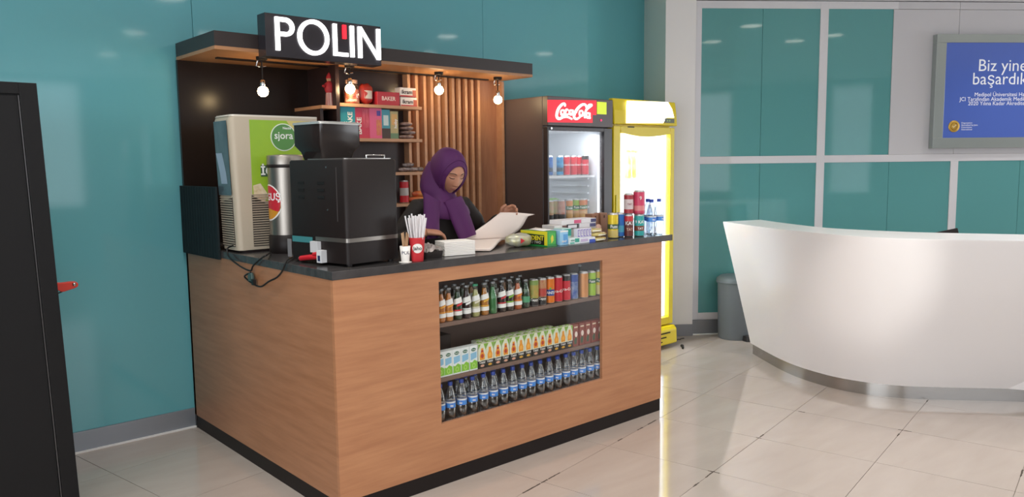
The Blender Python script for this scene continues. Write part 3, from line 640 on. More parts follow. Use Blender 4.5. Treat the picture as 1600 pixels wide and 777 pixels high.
for k, (u, dz) in enumerate(((630, 0), (643, 0), (636, .03), (654, 0))):
    x, y, z = shelfpos(u, 2, 1.40); bag('silver_pack', 'silver wrapped snack on the third kiosk shelf, %s' % ('left end of the pile', 'middle of the pile', 'on top of the pile', 'lying alone at the right end')[k], 'snack pack', (x, y, z+dz), .09 if k < 3 else .05, .05, .03, M('#a59a98', .25, metal=.4, noise=.8, nscale=40, col2='#6a5a58'), seed=k+11, group='silver packs on the third shelf')
x, y, z = shelfpos(629, 3, 1.40)
can('snack_tin', 'red tin with a pale label standing on the lowest kiosk shelf', 'tin', (x, y, z), RED, h=.15, r=.03, bands=((.05, .1, M('#b8b0ac', .4)),), group=None)
for k, (u, dz) in enumerate(((646, 0), (652, .035))):
    x, y, z = shelfpos(u, 3, 1.41); bag('red_snack_bag', 'red and yellow snack bag behind the straws, %s' % ('lower one' if k == 0 else 'upper one'), 'snack bag', (x+.02, y, z+dz), .15, .06, .04, M('#c23a30', .3, noise=.8, nscale=12, col2='#d8a050'), seed=k+20)
# small red figure in the niche
p = aty(514, 152, 1.42)
t = thing('festive_doll', 'small red and white striped doll standing in the kiosk niche', 'doll', (p.x+.005, 1.42, pn[1].z+.001))
MB().lathe([(.028, 0), (.026, .03), (.024, .07), (.02, .085)], 14, mat=None).build('striped_skirt', M('#d8c8c0', .6, noise=1, nscale=9, stretch=(9, 9, .1), col2='#b02a34'), t)
MB().lathe([(.022, .08), (.03, .1), (.028, .135), (.012, .15)], 14).build('coat', M('#b5303a', .6), t)
MB().sphere((0, 0, .162), .017, 12, 8).build('head', M('#c99a78', .6), t)
MB().lathe([(.02, .166), (.012, .19), (.0, .205)], 12).build('hat', M('#b5303a', .6), t)
for s_ in (-1, 1): MB().tube([(s_*.024, 0, .13), (s_*.042, -.008, .115), (s_*.05, -.012, .12)], .007, 6).build('arm', M('#b5303a', .6), t)

# ================================================================== MACHINES ON THE COUNTER
ZT = HT+.0006
# tall beige drink dispenser
dp = thing('drink_dispenser', 'tall beige cold drink dispenser with a green poster panel and vent slats', 'dispenser', (.28, 1.1, ZT))
def dring(z, fl, n=5):
    x0, x1, y0, y1 = .02-fl, .50, 1.005, 1.215
    r = .028; pts = []
    for cx, cy, a0 in ((x1-.02, y0+.02, -pi/2), (x1-.02, y1-.02, 0), (x0+.02, y1-.02, pi/2), (x0+r, y0+r, pi)):
        rr = r if a0 == pi else .02
        for i in range(n+1): a = a0+pi/2*i/n; pts.append((cx+rr*cos(a), cy+rr*sin(a), z))
    return pts
MB().loft([dring(ZT+.012, 0), dring(ZT+.3, .006), dring(1.79, .018), dring(1.806, .012)]).build('body', BEIGE, dp, world=True)
MB().loft([dring(ZT, -.012), dring(ZT+.013, -.006)]).build('base', BLK, dp, world=True)
MB().loft([dring(1.806, .016), dring(1.815, .008)]).build('top_cover', M('#d8d0c4', .3), dp, world=True)
yp = 1.003
MB().prism([(.105, 1.40), (.19, 1.36), (.455, 1.36), (.455, 1.79), (.105, 1.79)], yp, yp+.004, axis='y').build('poster_panel', M('#9cbf2f', .3, noise=.7, nscale=3, col2='#8ab23a'), dp, world=True)
MB().prism([(.31, 1.79), (.34, 1.745), (.40, 1.715), (.455, 1.74), (.455, 1.79)], yp-.001, yp+.001, axis='y').build('sand_print', M('#cfc07a', .4), dp, world=True)
MB().prism([(.11, 1.36), (.17, 1.36), (.19, 1.40), (.15, 1.46), (.11, 1.45)], yp-.001, yp+.001, axis='y').build('drink_print', M('#cdb98c', .4, noise=.8, nscale=30, col2='#e8dcc4'), dp, world=True)
dc = (.29, 1.702)
MB().prism([(dc[0]+.073*cos(2*pi*i/40), dc[1]+.073*sin(2*pi*i/40)) for i in range(40)], yp-.002, yp, axis='y').build('logo_ring', M('#dfe8da', .4), dp, world=True)
MB().prism([(dc[0]+.068*cos(2*pi*i/40), dc[1]+.068*sin(2*pi*i/40)) for i in range(40)], yp-.0028, yp-.001, axis='y').build('logo_disc', M('#4f7d4c', .4, noise=.3, nscale=4, col2='#5f9a4a'), dp, world=True)
P_ = Vector(dp.location)
lettering('sjora', .054, WHITE, dp, Vector((dc[0], yp-.0034, dc[1]+.008))-P_, bold=.012)
lettering('Nestlé', .018, WHITE, dp, Vector((dc[0]+.02, yp-.0034, dc[1]+.048))-P_, bold=.02)
MB().prism([(.155, 1.495), (.23, 1.495), (.23, 1.555), (.155, 1.555)], yp-.0015, yp, axis='y').build('name_plate', M('#3f5a44', .4), dp, world=True)
lettering('İÇ', .06, WHITE, dp, Vector((.188, yp-.003, 1.523))-P_, bold=.03)
for k in range(24):
    z = ZT+.035+k*.0125; x1 = .19 if z < 1.36 else .19-(z-1.36)*1.6
    if x1 > .12: B((.1, yp-.004, z), (.45, yp+.004, z+.006)).build('vent_slat', M('#a89b88', .45), dp, world=True)
MB().prism([(.1, ZT+.03), (.45, ZT+.03), (.45, 1.33), (.19, 1.345), (.1, 1.40)], yp-.001, yp+.003, axis='y').build('vent_back', M('#3d3833', .6), dp, world=True)
for k in range(22):
    z = ZT+.035+k*.0125; xo = .02-.006*(z-ZT)/.3
    B((xo-.005, 1.05, z), (xo+.001, 1.2, z+.006)).build('vent_slat', M('#a89b88', .45), dp, world=True)
MB().loft([[(.0182, 1.045, ZT+.03), (.0182, 1.205, ZT+.03), (.03, 1.205, ZT+.03), (.03, 1.045, ZT+.03)], [(.0118, 1.045, 1.39), (.0118, 1.205, 1.36), (.03, 1.205, 1.36), (.03, 1.045, 1.39)]], smooth=False).build('vent_back', M('#3d3833', .6), dp, world=True)
mb = MB(); mb.grid([[(.0195-.0185*((z-ZT)/.69)-.0035, y, z) for y in (1.04, 1.208)] for z in (1.40, 1.6, 1.785)], flip=True); mb.build('side_window', M('#5d7078', .15, noise=.8, nscale=5, stretch=(1, 2, 1), col2='#43555c'), dp, world=True)
mb = MB(); mb.grid([[(.0195-.0185*((z-ZT)/.69)-.0042, y+oy, z) for y in (1.09, 1.17)] for z, oy in ((1.46, -.01), (1.52, .0), (1.58, .02), (1.62, .035))], flip=True); mb.build('pale_side_print', M('#9fb0c4', .3), dp, world=True)

# steel hot water urn
ur = thing('steel_urn', 'tall brushed steel urn with a red round sticker, between dispenser and black machine', 'urn', (.237, .888, ZT))
MB().lathe([(.094, .0), (.096, .003), (.096, .09), (.09, .095)], 32).build('base', BLK, ur)
MB().lathe([(.09, .09), (.09, .445)], 32).build('body', STEEL, ur)
MB().lathe([(.091, .44), (.094, .444), (.094, .455), (.091, .458)], 32).build('black_band', BLK, ur)
MB().lathe([(.092, .456), (.092, .498), (.088, .505), (.03, .508)], 32).build('lid', STEEL, ur)
def urn_patch(a0, a1, f, m_, nm, rr=.0906):
    rows = [[(rr*sin(a0+(a1-a0)*i/20), -rr*cos(a0+(a1-a0)*i/20), z) for z in f(i/20)] for i in range(21)]
    return MB().grid(rows).build(nm, m_, ur)
cz_, rd = .262, .094
def disc(q): h = rd*sqrt(max(0.0001, 1-(2*q-1)**2)); return (cz_-h, cz_-h*.33, cz_+h*.33, cz_+h)
fc = -1.68
urn_patch(fc-.98, fc+.98, disc, M('#f2ece6', .4), 'sticker_rim')
rd = .087
urn_patch(fc-.9, fc+.9, disc, M('#c02634', .4), 'round_sticker', .0911)
def low(q): h = .087*sqrt(max(0.0001, 1-(2*q-1)**2)); zz = cz_-.03-.02*abs(2*q-1); return (cz_-h, min(zz, cz_+h)*.5+(cz_-h)*.5, max(min(zz, cz_+h), cz_-h))
urn_patch(fc-.9, fc+.9, low, M('#c98a24', .4), 'gold_zone', .0914)
lettering('GUŞ', .052, WHITE, ur, (0, 0, cz_+.028), -1.32, wrap=.0918, bold=.02)

# black coffee machine seen from behind
R_ = radians(8.5)
cf = thing('coffee_machine', 'large black coffee machine seen from its back, with a bean hopper on top', 'coffee machine', (.119, .072, ZT), R_)
def rrect(x0, x1, y0, y1, r, z, n=4):
    pts = []
    for cx, cy, a0 in ((x1-r, y0+r, -pi/2), (x1-r, y1-r, 0), (x0+r, y1-r, pi/2), (x0+r, y0+r, pi)):
        for i in range(n+1): a = a0+pi/2*i/n; pts.append((cx+r*cos(a), cy+r*sin(a), z))
    return pts
W_, D_ = .303, .42
MB().loft([rrect(0, W_, 0, D_, .018, .012), rrect(0, W_, 0, D_, .018, .11)]).build('base_section', BLK, cf)
for fx in (.03, W_-.03):
    for fy in (.03, D_-.03): MB().lathe([(.014, 0), (.014, .013)], 12, c=(fx, fy, 0)).build('foot', BLK, cf)
MB().loft([rrect(.001, W_-.001, .001, D_-.001, .018, .11), rrect(.001, W_-.001, .001, D_-.001, .018, .128)]).build('lower_body', BLK, cf)
MB().loft([rrect(-.0015, W_+.0015, -.0015, .24, .019, .108), rrect(-.0015, W_+.0015, -.0015, .24, .019, .126)]).build('steel_trim', M('#8f8a84', .3, metal=.8), cf)
MB().loft([rrect(0, W_, 0, D_, .02, .128), rrect(.0, W_, 0, D_, .02, .466), rrect(.006, W_-.006, .006, D_-.006, .016, .474)]).build('body', BLK, cf)
B((-.0015, .06, .2), (.0, .064, .44)).build('seam', M('#4a4545', .3), cf)
for k in range(3):
    for (a, b) in ((.15, .2), (.3, .345)): B((-.002, a, .3+k*.032), (.0005, b, .312+k*.032)).build('vent_slot', M('#0c0b0b', .6), cf)
for (yy, zz) in ((.13, .44), (.13, .25)): MB().tube([(-.003, yy, zz), (0, yy, zz)], .004, 10).build('screw', CHROME, cf)
MB().loft([rrect(.015, W_-.015, .015, D_-.12, .02, .474), rrect(.015, W_-.015, .015, D_-.12, .02, .479)]).build('top_plate', M('#8f8a86', .3, metal=.7), cf)
mb = MB(); mb.tube([(.17, .06, .478), (.17, .06, .493), (W_-.025, .06, .493), (W_-.025, .06, .478)], .004, 8); mb.build('cup_rail', CHROME, cf)
hx0, hx1, hy0, hy1 = .02, .25, .19, .40
MB().loft([rrect(hx0+.03, hx1-.03, hy0+.03, hy1-.03, .015, .474), rrect(hx0+.02, hx1-.02, hy0+.02, hy1-.02, .015, .51), rrect(hx0, hx1, hy0, hy1, .015, .54), rrect(hx0, hx1, hy0, hy1, .015, .635)]).build('bean_hopper', M('#2a2423', .18), cf)
MB().loft([rrect(hx0-.004, hx1+.004, hy0-.004, hy1+.004, .016, .635), rrect(hx0-.004, hx1+.004, hy0-.004, hy1+.004, .016, .645), rrect(hx0+.01, hx1-.01, hy0+.01, hy1-.01, .016, .648)]).build('hopper_lid', M('#bfc0be', .25, metal=.6), cf)
B((-.002, .25, .095), (-.0005, .405, .122)).build('teal_plate', M('#3f8084', .35), cf)
B((-.003, .415, .02), (.0, .445, .105)).build('grey_plate', M('#a09a9c', .4, metal=.5), cf)
B((-.02, .19, .055), (0, .245, .105)).build('socket_box', M('#c9c9cc', .4), cf)
B((-.03, .15, .012), (0, .185, .068)).build('switch_box', M('#dcdcde', .4), cf)
B((-.0315, .16, .02), (-.03, .176, .045)).build('switch_rocker', M('#24305a', .4), cf)
MB().tube([(-.012, .33, .02), (-.014, .26, .03), (-.012, .19, .035)], [.012, .013, .011], 10).build('red_valve', RED, cf)
MB().tube([(-.014, .225, .045), (-.016, .19, .052)], .011, 10).build('red_valve', RED, cf)
MB().sphere((-.014, .335, .02), .008, 10, 6).build('valve_cap', CHROME, cf)

# power cables hanging over the counter edge
CAB = M('#141212', .45, name='cable')
def cable(label, px_pts, r=.0045):
    pts = []
    for u, v, kind, val in px_pts: pts.append(atz(u, v, val) if kind == 'z' else aty(u, v, val) if kind == 'y' else CAM+ray(u, v)*((val-CAM.x)/ray(u, v).x))
    # Catmull-Rom
    out = []
    for i in range(len(pts)-1):
        p0, p1, p2, p3 = pts[max(i-1, 0)], pts[i], pts[i+1], pts[min(i+2, len(pts)-1)]
        for k in range(6):
            t = k/6; out.append(.5*((2*p1)+(p2-p0)*t+(2*p0-5*p1+4*p2-p3)*t*t+(3*p1-p0-3*p2+p3)*t**3))
    out.append(pts[-1]); base = Vector(out[0])
    t_ = thing('power_cable', label, 'cable', base); MB().tube(out, r, 8).build('cord', CAB, t_, world=True); return t_
t_ = cable('black power cable hanging from the dispenser over the counter edge', [(364, 384, 'x', .0085), (355, 389, 'x', -.012), (358, 402, 'x', -.02), (372, 414, 'x', -.022), (384, 421, 'x', -.02), (392, 423, 'x', -.02), (396, 415, 'x', -.018), (408, 404, 'x', -.016), (416, 399, 'x', -.013), (421, 395.5, 'z', 1.113), (424, 395, 'z', 1.107)])
B((-.01, -.012, -.014), (.004, .012, .014)).build('plug', CAB, t_).location = Vector((-.018, .75, .98))-Vector(t_.location)
cable('black power cable looping below the counter edge toward the coffee machine', [(392, 426, 'x', -.022), (384, 430, 'x', -.02), (383, 434, 'x', -.018), (396, 444, 'x', -.016), (408, 448, 'x', -.016), (420, 440, 'x', -.016), (432, 434, 'x', -.016), (441, 424, 'x', -.014), (446, 411, 'x', -.013), (452, 404, 'z', 1.112), (462, 400, 'z', 1.107)])
tb = thing('plug_adapter', 'grey green plug adapter dangling on the cable below the counter edge', 'plug', (-.022, .70, .985))
p = CAM+ray(392, 433)*((-.018-CAM.x)/ray(392, 433).x); tb.location = p
MB().loft([rrect(-.008, .008, -.022, .02, .006, -.02), rrect(-.009, .009, -.026, .024, .006, 0), rrect(-.007, .007, -.016, .012, .005, .022)]).build('adapter_body', M('#3d5350', .4), tb)

# ================================================================== CUPS, STRAWS, NAPKINS
st_ = thing('stirrer_cup', 'small white paper cup holding wooden stirrers beside the black machine', 'cup', (.405, .05, ZT))
MB().lathe([(.017, .0), (.018, .002), (.025, .075), (.0235, .075), (.0175, .004)], 22, caps=False).build('cup_wall', PAPER, st_); MB().lathe([(.0172, .002), (.0172, .004)], 22).build('cup_bottom', PAPER, st_)
MB().lathe([(.03, 0), (.03, .0012)], 20).build('saucer_foot', PAPER, st_)
lettering('POL', .022, M('#2a3350', .5), st_, (0, 0, .045), -.5, wrap=.0228, bold=.015)
for k in range(9):
    a = 2*pi*k/9; r0, r1 = .006, .017
    o = MB().box((-.003, -.0008, 0), (.003, .0008, .125)).build('wooden_stirrer', M('#c9a27c', .6, noise=.4, nscale=30), None, bevel=0)
    o.location = (.405+r0*cos(a), .05+r0*sin(a), ZT+.006+.001*k); o.rotation_euler = (-.10*sin(a), .10*cos(a), a*1.7)
    tag(o, 'thin wooden stirrer standing in the small white paper cup', 'stirrer', 'stirrers in the white cup')
rc = thing('straw_cup', 'red paper cup with a white oval badge holding white straws', 'cup', (.468, .044, ZT))
MB().lathe([(.027, 0), (.028, .002), (.037, .108), (.038, .111), (.036, .111), (.027, .005)], 28, caps=False).build('cup_wall', M('#cf3038', .45), rc); MB().lathe([(.027, .002), (.027, .005)], 28).build('cup_bottom', PAPER, rc)
MB().grid([[((.0345+.000084*(z*1000-62))*sin(-.55+a), -(.0345+.000084*(z*1000-62))*cos(-.55+a), z) for z in (.062-.022*sqrt(max(.001, 1-(a/.72)**2)), .062+.022*sqrt(max(.001, 1-(a/.72)**2)))] for a in [-.72+1.44*i/24 for i in range(25)]]).build('oval_badge', PAPER, rc)
lettering('Jaho', .024, BLACK, rc, (0, 0, .062), -.55, wrap=.0362, bold=.015)
STRAW = M('#ece8ea', .6)
for k in range(24):
    a = 2.4*k; rr = .0215*sqrt((k+.5)/24); o = MB().tube([(0, 0, 0), (0, 0, .205+random.uniform(-.012, .01))], .0037, 8).build('straw', STRAW, None)
    o.location = (.468+rr*cos(a)*.72, .044+rr*sin(a)*.72, ZT+.007); o.rotation_euler = (-.185*rr/.0215*sin(a), .185*rr/.0215*cos(a), 0)
    tag(o, 'white paper wrapped straw standing in the red cup', 'straw', 'straws in the red cup')
tr = thing('wrapped_tray', 'black tray under crumpled clear wrap between red cup and napkin stack', 'tray', (.585, .13, ZT))
MB().loft([rrect(-.05, .05, -.06, .06, .01, 0), rrect(-.055, .055, -.065, .065, .012, .035)]).build('tray', M('#2f2a29', .2), tr)
rows = []; rnd = random.Random(4)
for j in range(13): rows.append([(-.056+.112*i/12, -.066+.132*j/12, .036+.03*(1-((i-6)/6.3)**2)*(1-((j-6)/6.3)**2)+rnd.uniform(-.007, .008)) for i in range(13)])
MB().grid(rows, smooth=False).build('crumpled_wrap', M('#a89f9b', .2, metal=.35), tr, solid=.0006)
ns = thing('napkin_stack', 'stack of white paper napkins on the counter in front of the woman', 'napkins', (.757, .13, ZT), -.2)
for k in range(9): MB().box((-.085+random.uniform(-.0012, .0012), -.055, .0005+k*.0078), (.085+random.uniform(-.0012, .0012), .055, .0078+k*.0078)).build('napkin_layer', PAPER, ns, bevel=.002)

# ================================================================== COUNTER GOODS, RIGHT OF THE WOMAN
bag('candy_bag', 'small silver and yellow sweet bag lying left of the black gum box', 'snack bag', (1.215, .165, ZT), .15, .1, .07, M('#b8b8b4', .25, metal=.3, noise=.8, nscale=22, col2='#c2bb84'), rz=-.3, text='►', tcol=RED, ts=.03, seed=31)
gb = thing('gum_box', 'black and yellow gum display box with green base on the counter', 'box', (1.345, .145, ZT), radians(6))
w_, d_, h_ = .075, .19, .082
B((-w_/2, -d_/2, .006), (w_/2, d_/2, h_)).build('box', M('#2f9a3c', .4), gb, bevel=.001)
B((-w_/2-.004, -d_/2-.004, 0), (w_/2+.004, d_/2+.004, .006)).build('green_base', M('#1f8a3f', .4), gb)
mb = MB(); mb.prism([(-d_/2+.02, .008), (d_/2-.004, .008), (d_/2-.004, .066), (-d_/2+.02, .06)], -w_/2-.001, -w_/2, axis='x'); mb.build('black_panel', M('#1b1d18', .35), gb)
mb = MB(); mb.prism([(-d_/2, .004), (-d_/2+.02, .006), (-d_/2+.02, .062), (d_/2, .068), (d_/2, h_), (-d_/2, h_)], -w_/2-.0016, -w_/2, axis='x'); mb.build('yellow_panel', M('#d9cf2a', .4), gb)
mb = MB(); mb.prism([(-.028, .012), (.03, .012), (.03, .07), (-.028, .07)], -d_/2-.001, -d_/2, axis='y'); mb.build('leaf_panel', M('#3fb03c', .4), gb)
mb = MB(); mb.prism([(-.004, .016), (.014, .03), (.012, .052), (.002, .062), (-.01, .045)], -d_/2-.0016, -d_/2, axis='y'); mb.build('yellow_leaf', M('#d8d03a', .4), gb)
lettering('TRIDENT', .033, M('#e3d52c', .4), gb, (-w_/2-.0022, -.003, .043), -pi/2, bold=.03)
lettering('TWO TWO', .02, M('#cfd0c0', .4), gb, (-w_/2-.0022, -.0, .02), -pi/2, bold=.01)
sl = MB().grid([[(-.03, -.05, .0), (.04, -.06, .003)], [(-.035, .06, .003), (.03, .075, .009)]]).build('paper_slip', PAPER, None, solid=.0006); sl.location = (1.35, .13, ZT+.0835); tag(sl, 'loose white paper slip lying on top of the gum box', 'paper')
carton_box('mint_box', 'pale blue mint box standing right of the gum box', 'box', (1.44, .085, ZT), .062, .09, .08, M('#86c0e6', .35, noise=.4, nscale=20, col2='#a8d4ee'), deco=((-.5, .5, .9, 1, WHITE), (-.1, .45, .1, .75, M('#5a9fd8', .4))), text='MINT', ts=.016, tz=.25)
carton_box('mint_box', 'low white and teal mint box in front of the taller teal box', 'box', (1.515, .055, ZT), .085, .05, .035, M('#e4eeec', .35), deco=((.0, .4, .3, .9, M('#2fa08c', .4)), (-.45, -.05, .1, .35, M('#63b8a8', .4))), text='mint', ts=.016, tcol=M('#2a8a7a', .4), tx=-.22, tz=.65)
carton_box('mint_box', 'tall teal and white mint box behind the low mint box', 'box', (1.512, .125, ZT), .07, .07, .085, M('#bfe0dc', .35), deco=((-.4, .5, .5, .95, M('#2fa08c', .4)),))
cc = carton_box('gum_carton', 'low white and blue gum carton under the upright gum packs', 'box', (1.625, .065, ZT), .125, .06, .03, M('#e6e8f0', .35), deco=((.1, .5, 0, .6, M('#3452b8', .4)), (-.45, .0, .3, .8, M('#c9b8d8', .4))))
for k in range(5):
    carton_box('gum_pack', 'white and violet gum pack standing upright, %s from the left of five' % ordn(k), 'gum pack', (1.572+.0235*k, .07, ZT+.0308), .021, .03, .05, M('#e4e0ec', .35), deco=((-.4, .4, .08, .9, M('#8a80b8', .4)),), text='gum', tcol=WHITE, ts=.017, vertical=True, group='upright gum packs')
for k, (x, y, z, rz) in enumerate(((1.735, .065, 0, .12), (1.76, .08, .024, .2), (1.74, .1, .046, .05))):
    bag('wafer_pack', 'yellow wafer pack, %s in the small pile beside the yellow can' % ('lowest', 'middle one', 'topmost')[k], 'wafer pack', (x, y, ZT+z+.001*k), .15-.01*k, .06, .022, M('#d9cf86', .35, noise=.7, nscale=20, col2='#b8924a'), rz=rz, seed=40+k, group='yellow wafer packs', patch=M('#e8e4cc', .4))
bag('beige_pouch', 'small beige and pink pouch leaning left of the yellow can', 'snack pack', (1.85, .16, ZT), .045, .03, .085, M('#c99a86', .4, noise=.5, nscale=20, col2='#e0c0b4'), upright=True, seed=50)
# flat sweet boxes stacked behind
bx = carton_box('support_carton', 'plain white carton under the flat sweet boxes', 'box', (1.66, .21, ZT), .36, .1, .072, M('#d8d4d0', .5))
FB = [(1.53, 0, .10, '#d8d2d0', 'flat white and brown sweet box at the left end of the lower layer', '#6a4a44'), (1.63, 0, .09, '#2b2730', 'flat black edged sweet box in the middle of the lower layer', '#e8e6ea'), (1.755, 0, .14, '#e4e2e8', 'flat white sweet box with dark lettering, right end of the lower layer', '#4a4a7a'), (1.62, .0215, .16, '#e8e4e4', 'flat white and pink sweet box on the upper layer, left', '#d8557f'), (1.765, .0215, .125, '#e4e2e8', 'flat white sweet box with dark lettering on the upper layer, right', '#3f3f72')]
for x, dz, w_, c_, l, c2 in FB:
    carton_box('sweet_box', l, 'box', (x, .205, ZT+.0728+dz*1.22), w_, .1, .0255, M(c_, .4), deco=((.12, .48, .12, .88, M(c2, .4)),) if c_ != '#2b2730' else ((-.45, .35, .15, .85, M(c2, .4)),), group='flat sweet boxes')
for k, u in enumerate((930.5, 944)):
    p = aty(u, 345, .3); h = aty(u, 334.5 if k == 0 else 333, .3).z
    carton_box('brown_box', 'small brown card box with a dark mark, %s of the two behind the sweet boxes' % ('left' if k == 0 else 'right'), 'box', (p.x, .33, ZT), .06, .06, h-ZT, M('#a97c62', .6), deco=((-.08, .1, .78, .9, M('#5a3a2c', .6)),), group='brown card boxes')
can('yellow_can', 'yellow drink can standing on the counter', 'can', (1.925, .11, ZT), M('#e0c52e', .3, metal=.2), h=.15, r=.0315, bands=((.056, .085, M('#3f5a34', .35)), (.008, .05, M('#d0b86a', .35))), text='Fuze', tsize=.026, tz=.07)
can('blue_can', 'slim blue drink can right of the yellow can on the counter', 'can', (2.018, .135, ZT), M('#2f6fc0', .3, metal=.2), h=.147, r=.0265, bands=((.03, .07, M('#4fa8c8', .35)),))
def canister(label, loc, h, r, mat, bands, texts): return can('snack_canister', label, 'canister', loc, mat, h=h, r=r, bands=bands, texts=texts)
canister('dark red and brown snack canister under the small red canister', (2.062, .105, ZT), .136, .029, M('#6a2f2c', .35), ((.095, .126, M('#c8323c', .35)),), (('KAT', .03, .082, WHITE, {}), ('TAT', .022, .045, M('#e0b8a0', .4), {})))
canister('teal and brown snack canister under the large pink canister', (2.125, .075, ZT), .136, .031, M('#2fa6a4', .35), ((.035, .065, M('#7a3f30', .35)),), (('9 KAT', .026, .088, WHITE, {}), ('TAT', .018, .048, WHITE, {})))
canister('small dark red canister with a white label, standing on the brown canister', (2.062, .105, ZT+.137), .125, .0285, M('#a8323c', .35), ((.03, .09, M('#d8c8c8', .4)),), (('TAT', .016, .06, M('#8a2a34', .4), {}),))
canister('large pink snack canister standing on the teal canister', (2.128, .078, ZT+.137), .142, .0345, M('#d9486c', .35, noise=.4, nscale=20, col2='#c83a5c'), ((.02, .05, M('#e08a8a', .35)), (.0, .012, M('#b83a58', .35))), (('9', .03, .095, M('#f0dcdc', .4), {}),))
wl = water_bottle(.222, .0305, (.72, .77, .83))
for k, (x, y) in enumerate(((2.185, .125), (2.225, .06), (2.265, .12), (2.318, .075))):
    place(wl, k == 0, (x, y, ZT), .2*k, 'water bottle with blue label at the counter end, %s from the left' % ordn(k), 'water bottles at the counter end')

# ================================================================== FRIDGES
def tris(mb, pts2, y0, y1, mat=None): return mb.prism(pts2, y0, y1, mat, axis='y')
def fridge_shell(t, x0, x1, y0, y1, zt, mat, lining, zin0, zin1, gx0, gx1):
    """cabinet open at the front: sides, back, top block, bottom block, white lining; opening gx0..gx1, zin0..zin1"""
    mb = MB(); yb = y0+.05
    mb.box((x0, yb, .06), (gx0-.02, y1, zt)); mb.box((gx1+.02, yb, .06), (x1, y1, zt)); mb.box((gx0-.02, y1-.03, .06), (gx1+.02, y1, zt))
    mb.box((gx0-.02, yb, zin1+.02), (gx1+.02, y1-.03, zt)); mb.box((gx0-.02, yb, .06), (gx1+.02, y1-.03, zin0-.02))
    mb.build('cabinet_shell', mat, t, world=True, bevel=.003)
    mb = MB()
    mb.box((gx0-.019, yb, zin0-.02), (gx0-.008, y1-.032, zin1+.02)); mb.box((gx1+.008, yb, zin0-.02), (gx1+.019, y1-.032, zin1+.02))
    mb.box((gx0-.008, y1-.045, zin0-.02), (gx1+.008, y1-.032, zin1+.02)); mb.box((gx0-.008, yb, zin1+.008), (gx1+.008, y1-.045, zin1+.019)); mb.box((gx0-.008, yb, zin0-.019), (gx1+.008, y1-.045, zin0-.008))
    mb.build('white_lining', lining, t, world=True)
def door(t, x0, x1, gx0, gx1, z0, z1, gz0, gz1, y0, mat, nm='door_frame'):
    mb = MB(); yb = y0+.045
    mb.box((x0, y0, z0), (gx0, yb, z1)); mb.box((gx1, y0, z0), (x1, yb, z1)); mb.box((gx0, y0, z0), (gx1, yb, gz0)); mb.box((gx0, y0, gz1), (gx1, yb, z1))
    d = mb.build(nm, mat, t, world=True, bevel=.003)
    B((gx0, y0+.012, gz0), (gx1, y0+.016, gz1)).build('door_glass', clear((.98, .985, .985), .014), d, world=True); return d
def inner_light(t, loc, direction, sx, sy, e, col=(.93, .97, 1)):
    l = bpy.data.lights.new('fridge_light', 'AREA'); l.shape = 'RECTANGLE'; l.size = sx; l.size_y = sy; l.energy = e; l.color = col
    o = bpy.data.objects.new('fridge_light', l); COL.objects.link(o); o.parent = t; o.location = Vector(loc)-t.location; o.rotation_euler = Vector(direction).to_track_quat('-Z', 'Y').to_euler()
LINING = M('#d9dde2', .45, name='fridge_lining'); WIRE = M('#d4d6da', .35, name='white_wire')
FYF = 1.04; FB_ = 1.70
# --- black fridge with the red lit header
f1 = thing('black_fridge', 'black glass door drinks fridge with a red lit header, left of the yellow fridge', 'fridge', (2.64, 1.37, 0))
X0, X1 = 2.296, 2.988; ZT1 = 2.022; g0, g1 = 2.312, 2.895
FBK = M('#5c5253', .4, name='fridge_black')
fridge_shell(f1, X0, X1, FYF, FB_, ZT1, FBK, LINING, .26, 1.775, g0+.01, g1-.0)
for x in (X0+.05, X1-.05):
    for y in (1.12, 1.62): MB().lathe([(.022, 0), (.022, .062)], 12, c=(x, y, 0)).build('foot', BLK, f1, world=True)
door(f1, X0, X1, g0, g1, .16, 1.808, .25, 1.782, FYF, M('#3a3537', .35, name='fridge_door_black'))
B((X0, FYF+.01, .06), (X1, FYF+.05, .15)).build('grille', BLK, f1, world=True)
B((X0, FYF-.006, 1.815), (X1, FYF+.05, ZT1)).build('header', FBK, f1, world=True, bevel=.004)
hz = lambda u, v: aty(u, v, FYF-.008)
a, b, c_, d_ = hz(854.8, 156), hz(932, 157), hz(926, 192), hz(926, 179.5)
y0 = FYF-.008
tris(MB(), [(a.x+.006, hz(855, 191).z), (c_.x, hz(926, 192).z), (c_.x, d_.z), (b.x, d_.z), (b.x, b.z), (a.x+.006, a.z)], y0, y0+.004).build('red_panel', M('#e0142c', .4, emit=.85, name='lit_red_panel'), f1, world=True)
p, q = hz(933, 159), hz(947.5, 179); B((p.x, y0-.001, q.z), (q.x, y0+.004, p.z)).build('lime_panel', M('#c4d42a', .4, emit=.75, name='lit_lime'), f1, world=True)
p = hz(939, 188); MB().lathe([(.007, 0), (.007, .004)], 12).build('red_indicator', M('#ff2060', .4, emit=1.5, name='led'), f1).matrix_local = Matrix.Translation(Vector((p.x, y0, p.z))-f1.location) @ Matrix.Rotation(pi/2, 4, 'X')
p = hz(862, 200.6); MB().lathe([(.007, 0), (.007, .008)], 12).build('door_lock', CHROME, f1).matrix_local = Matrix.Translation(Vector((p.x, FYF, aty(862, 200.6, FYF).z))-f1.location) @ Matrix.Rotation(pi/2, 4, 'X')
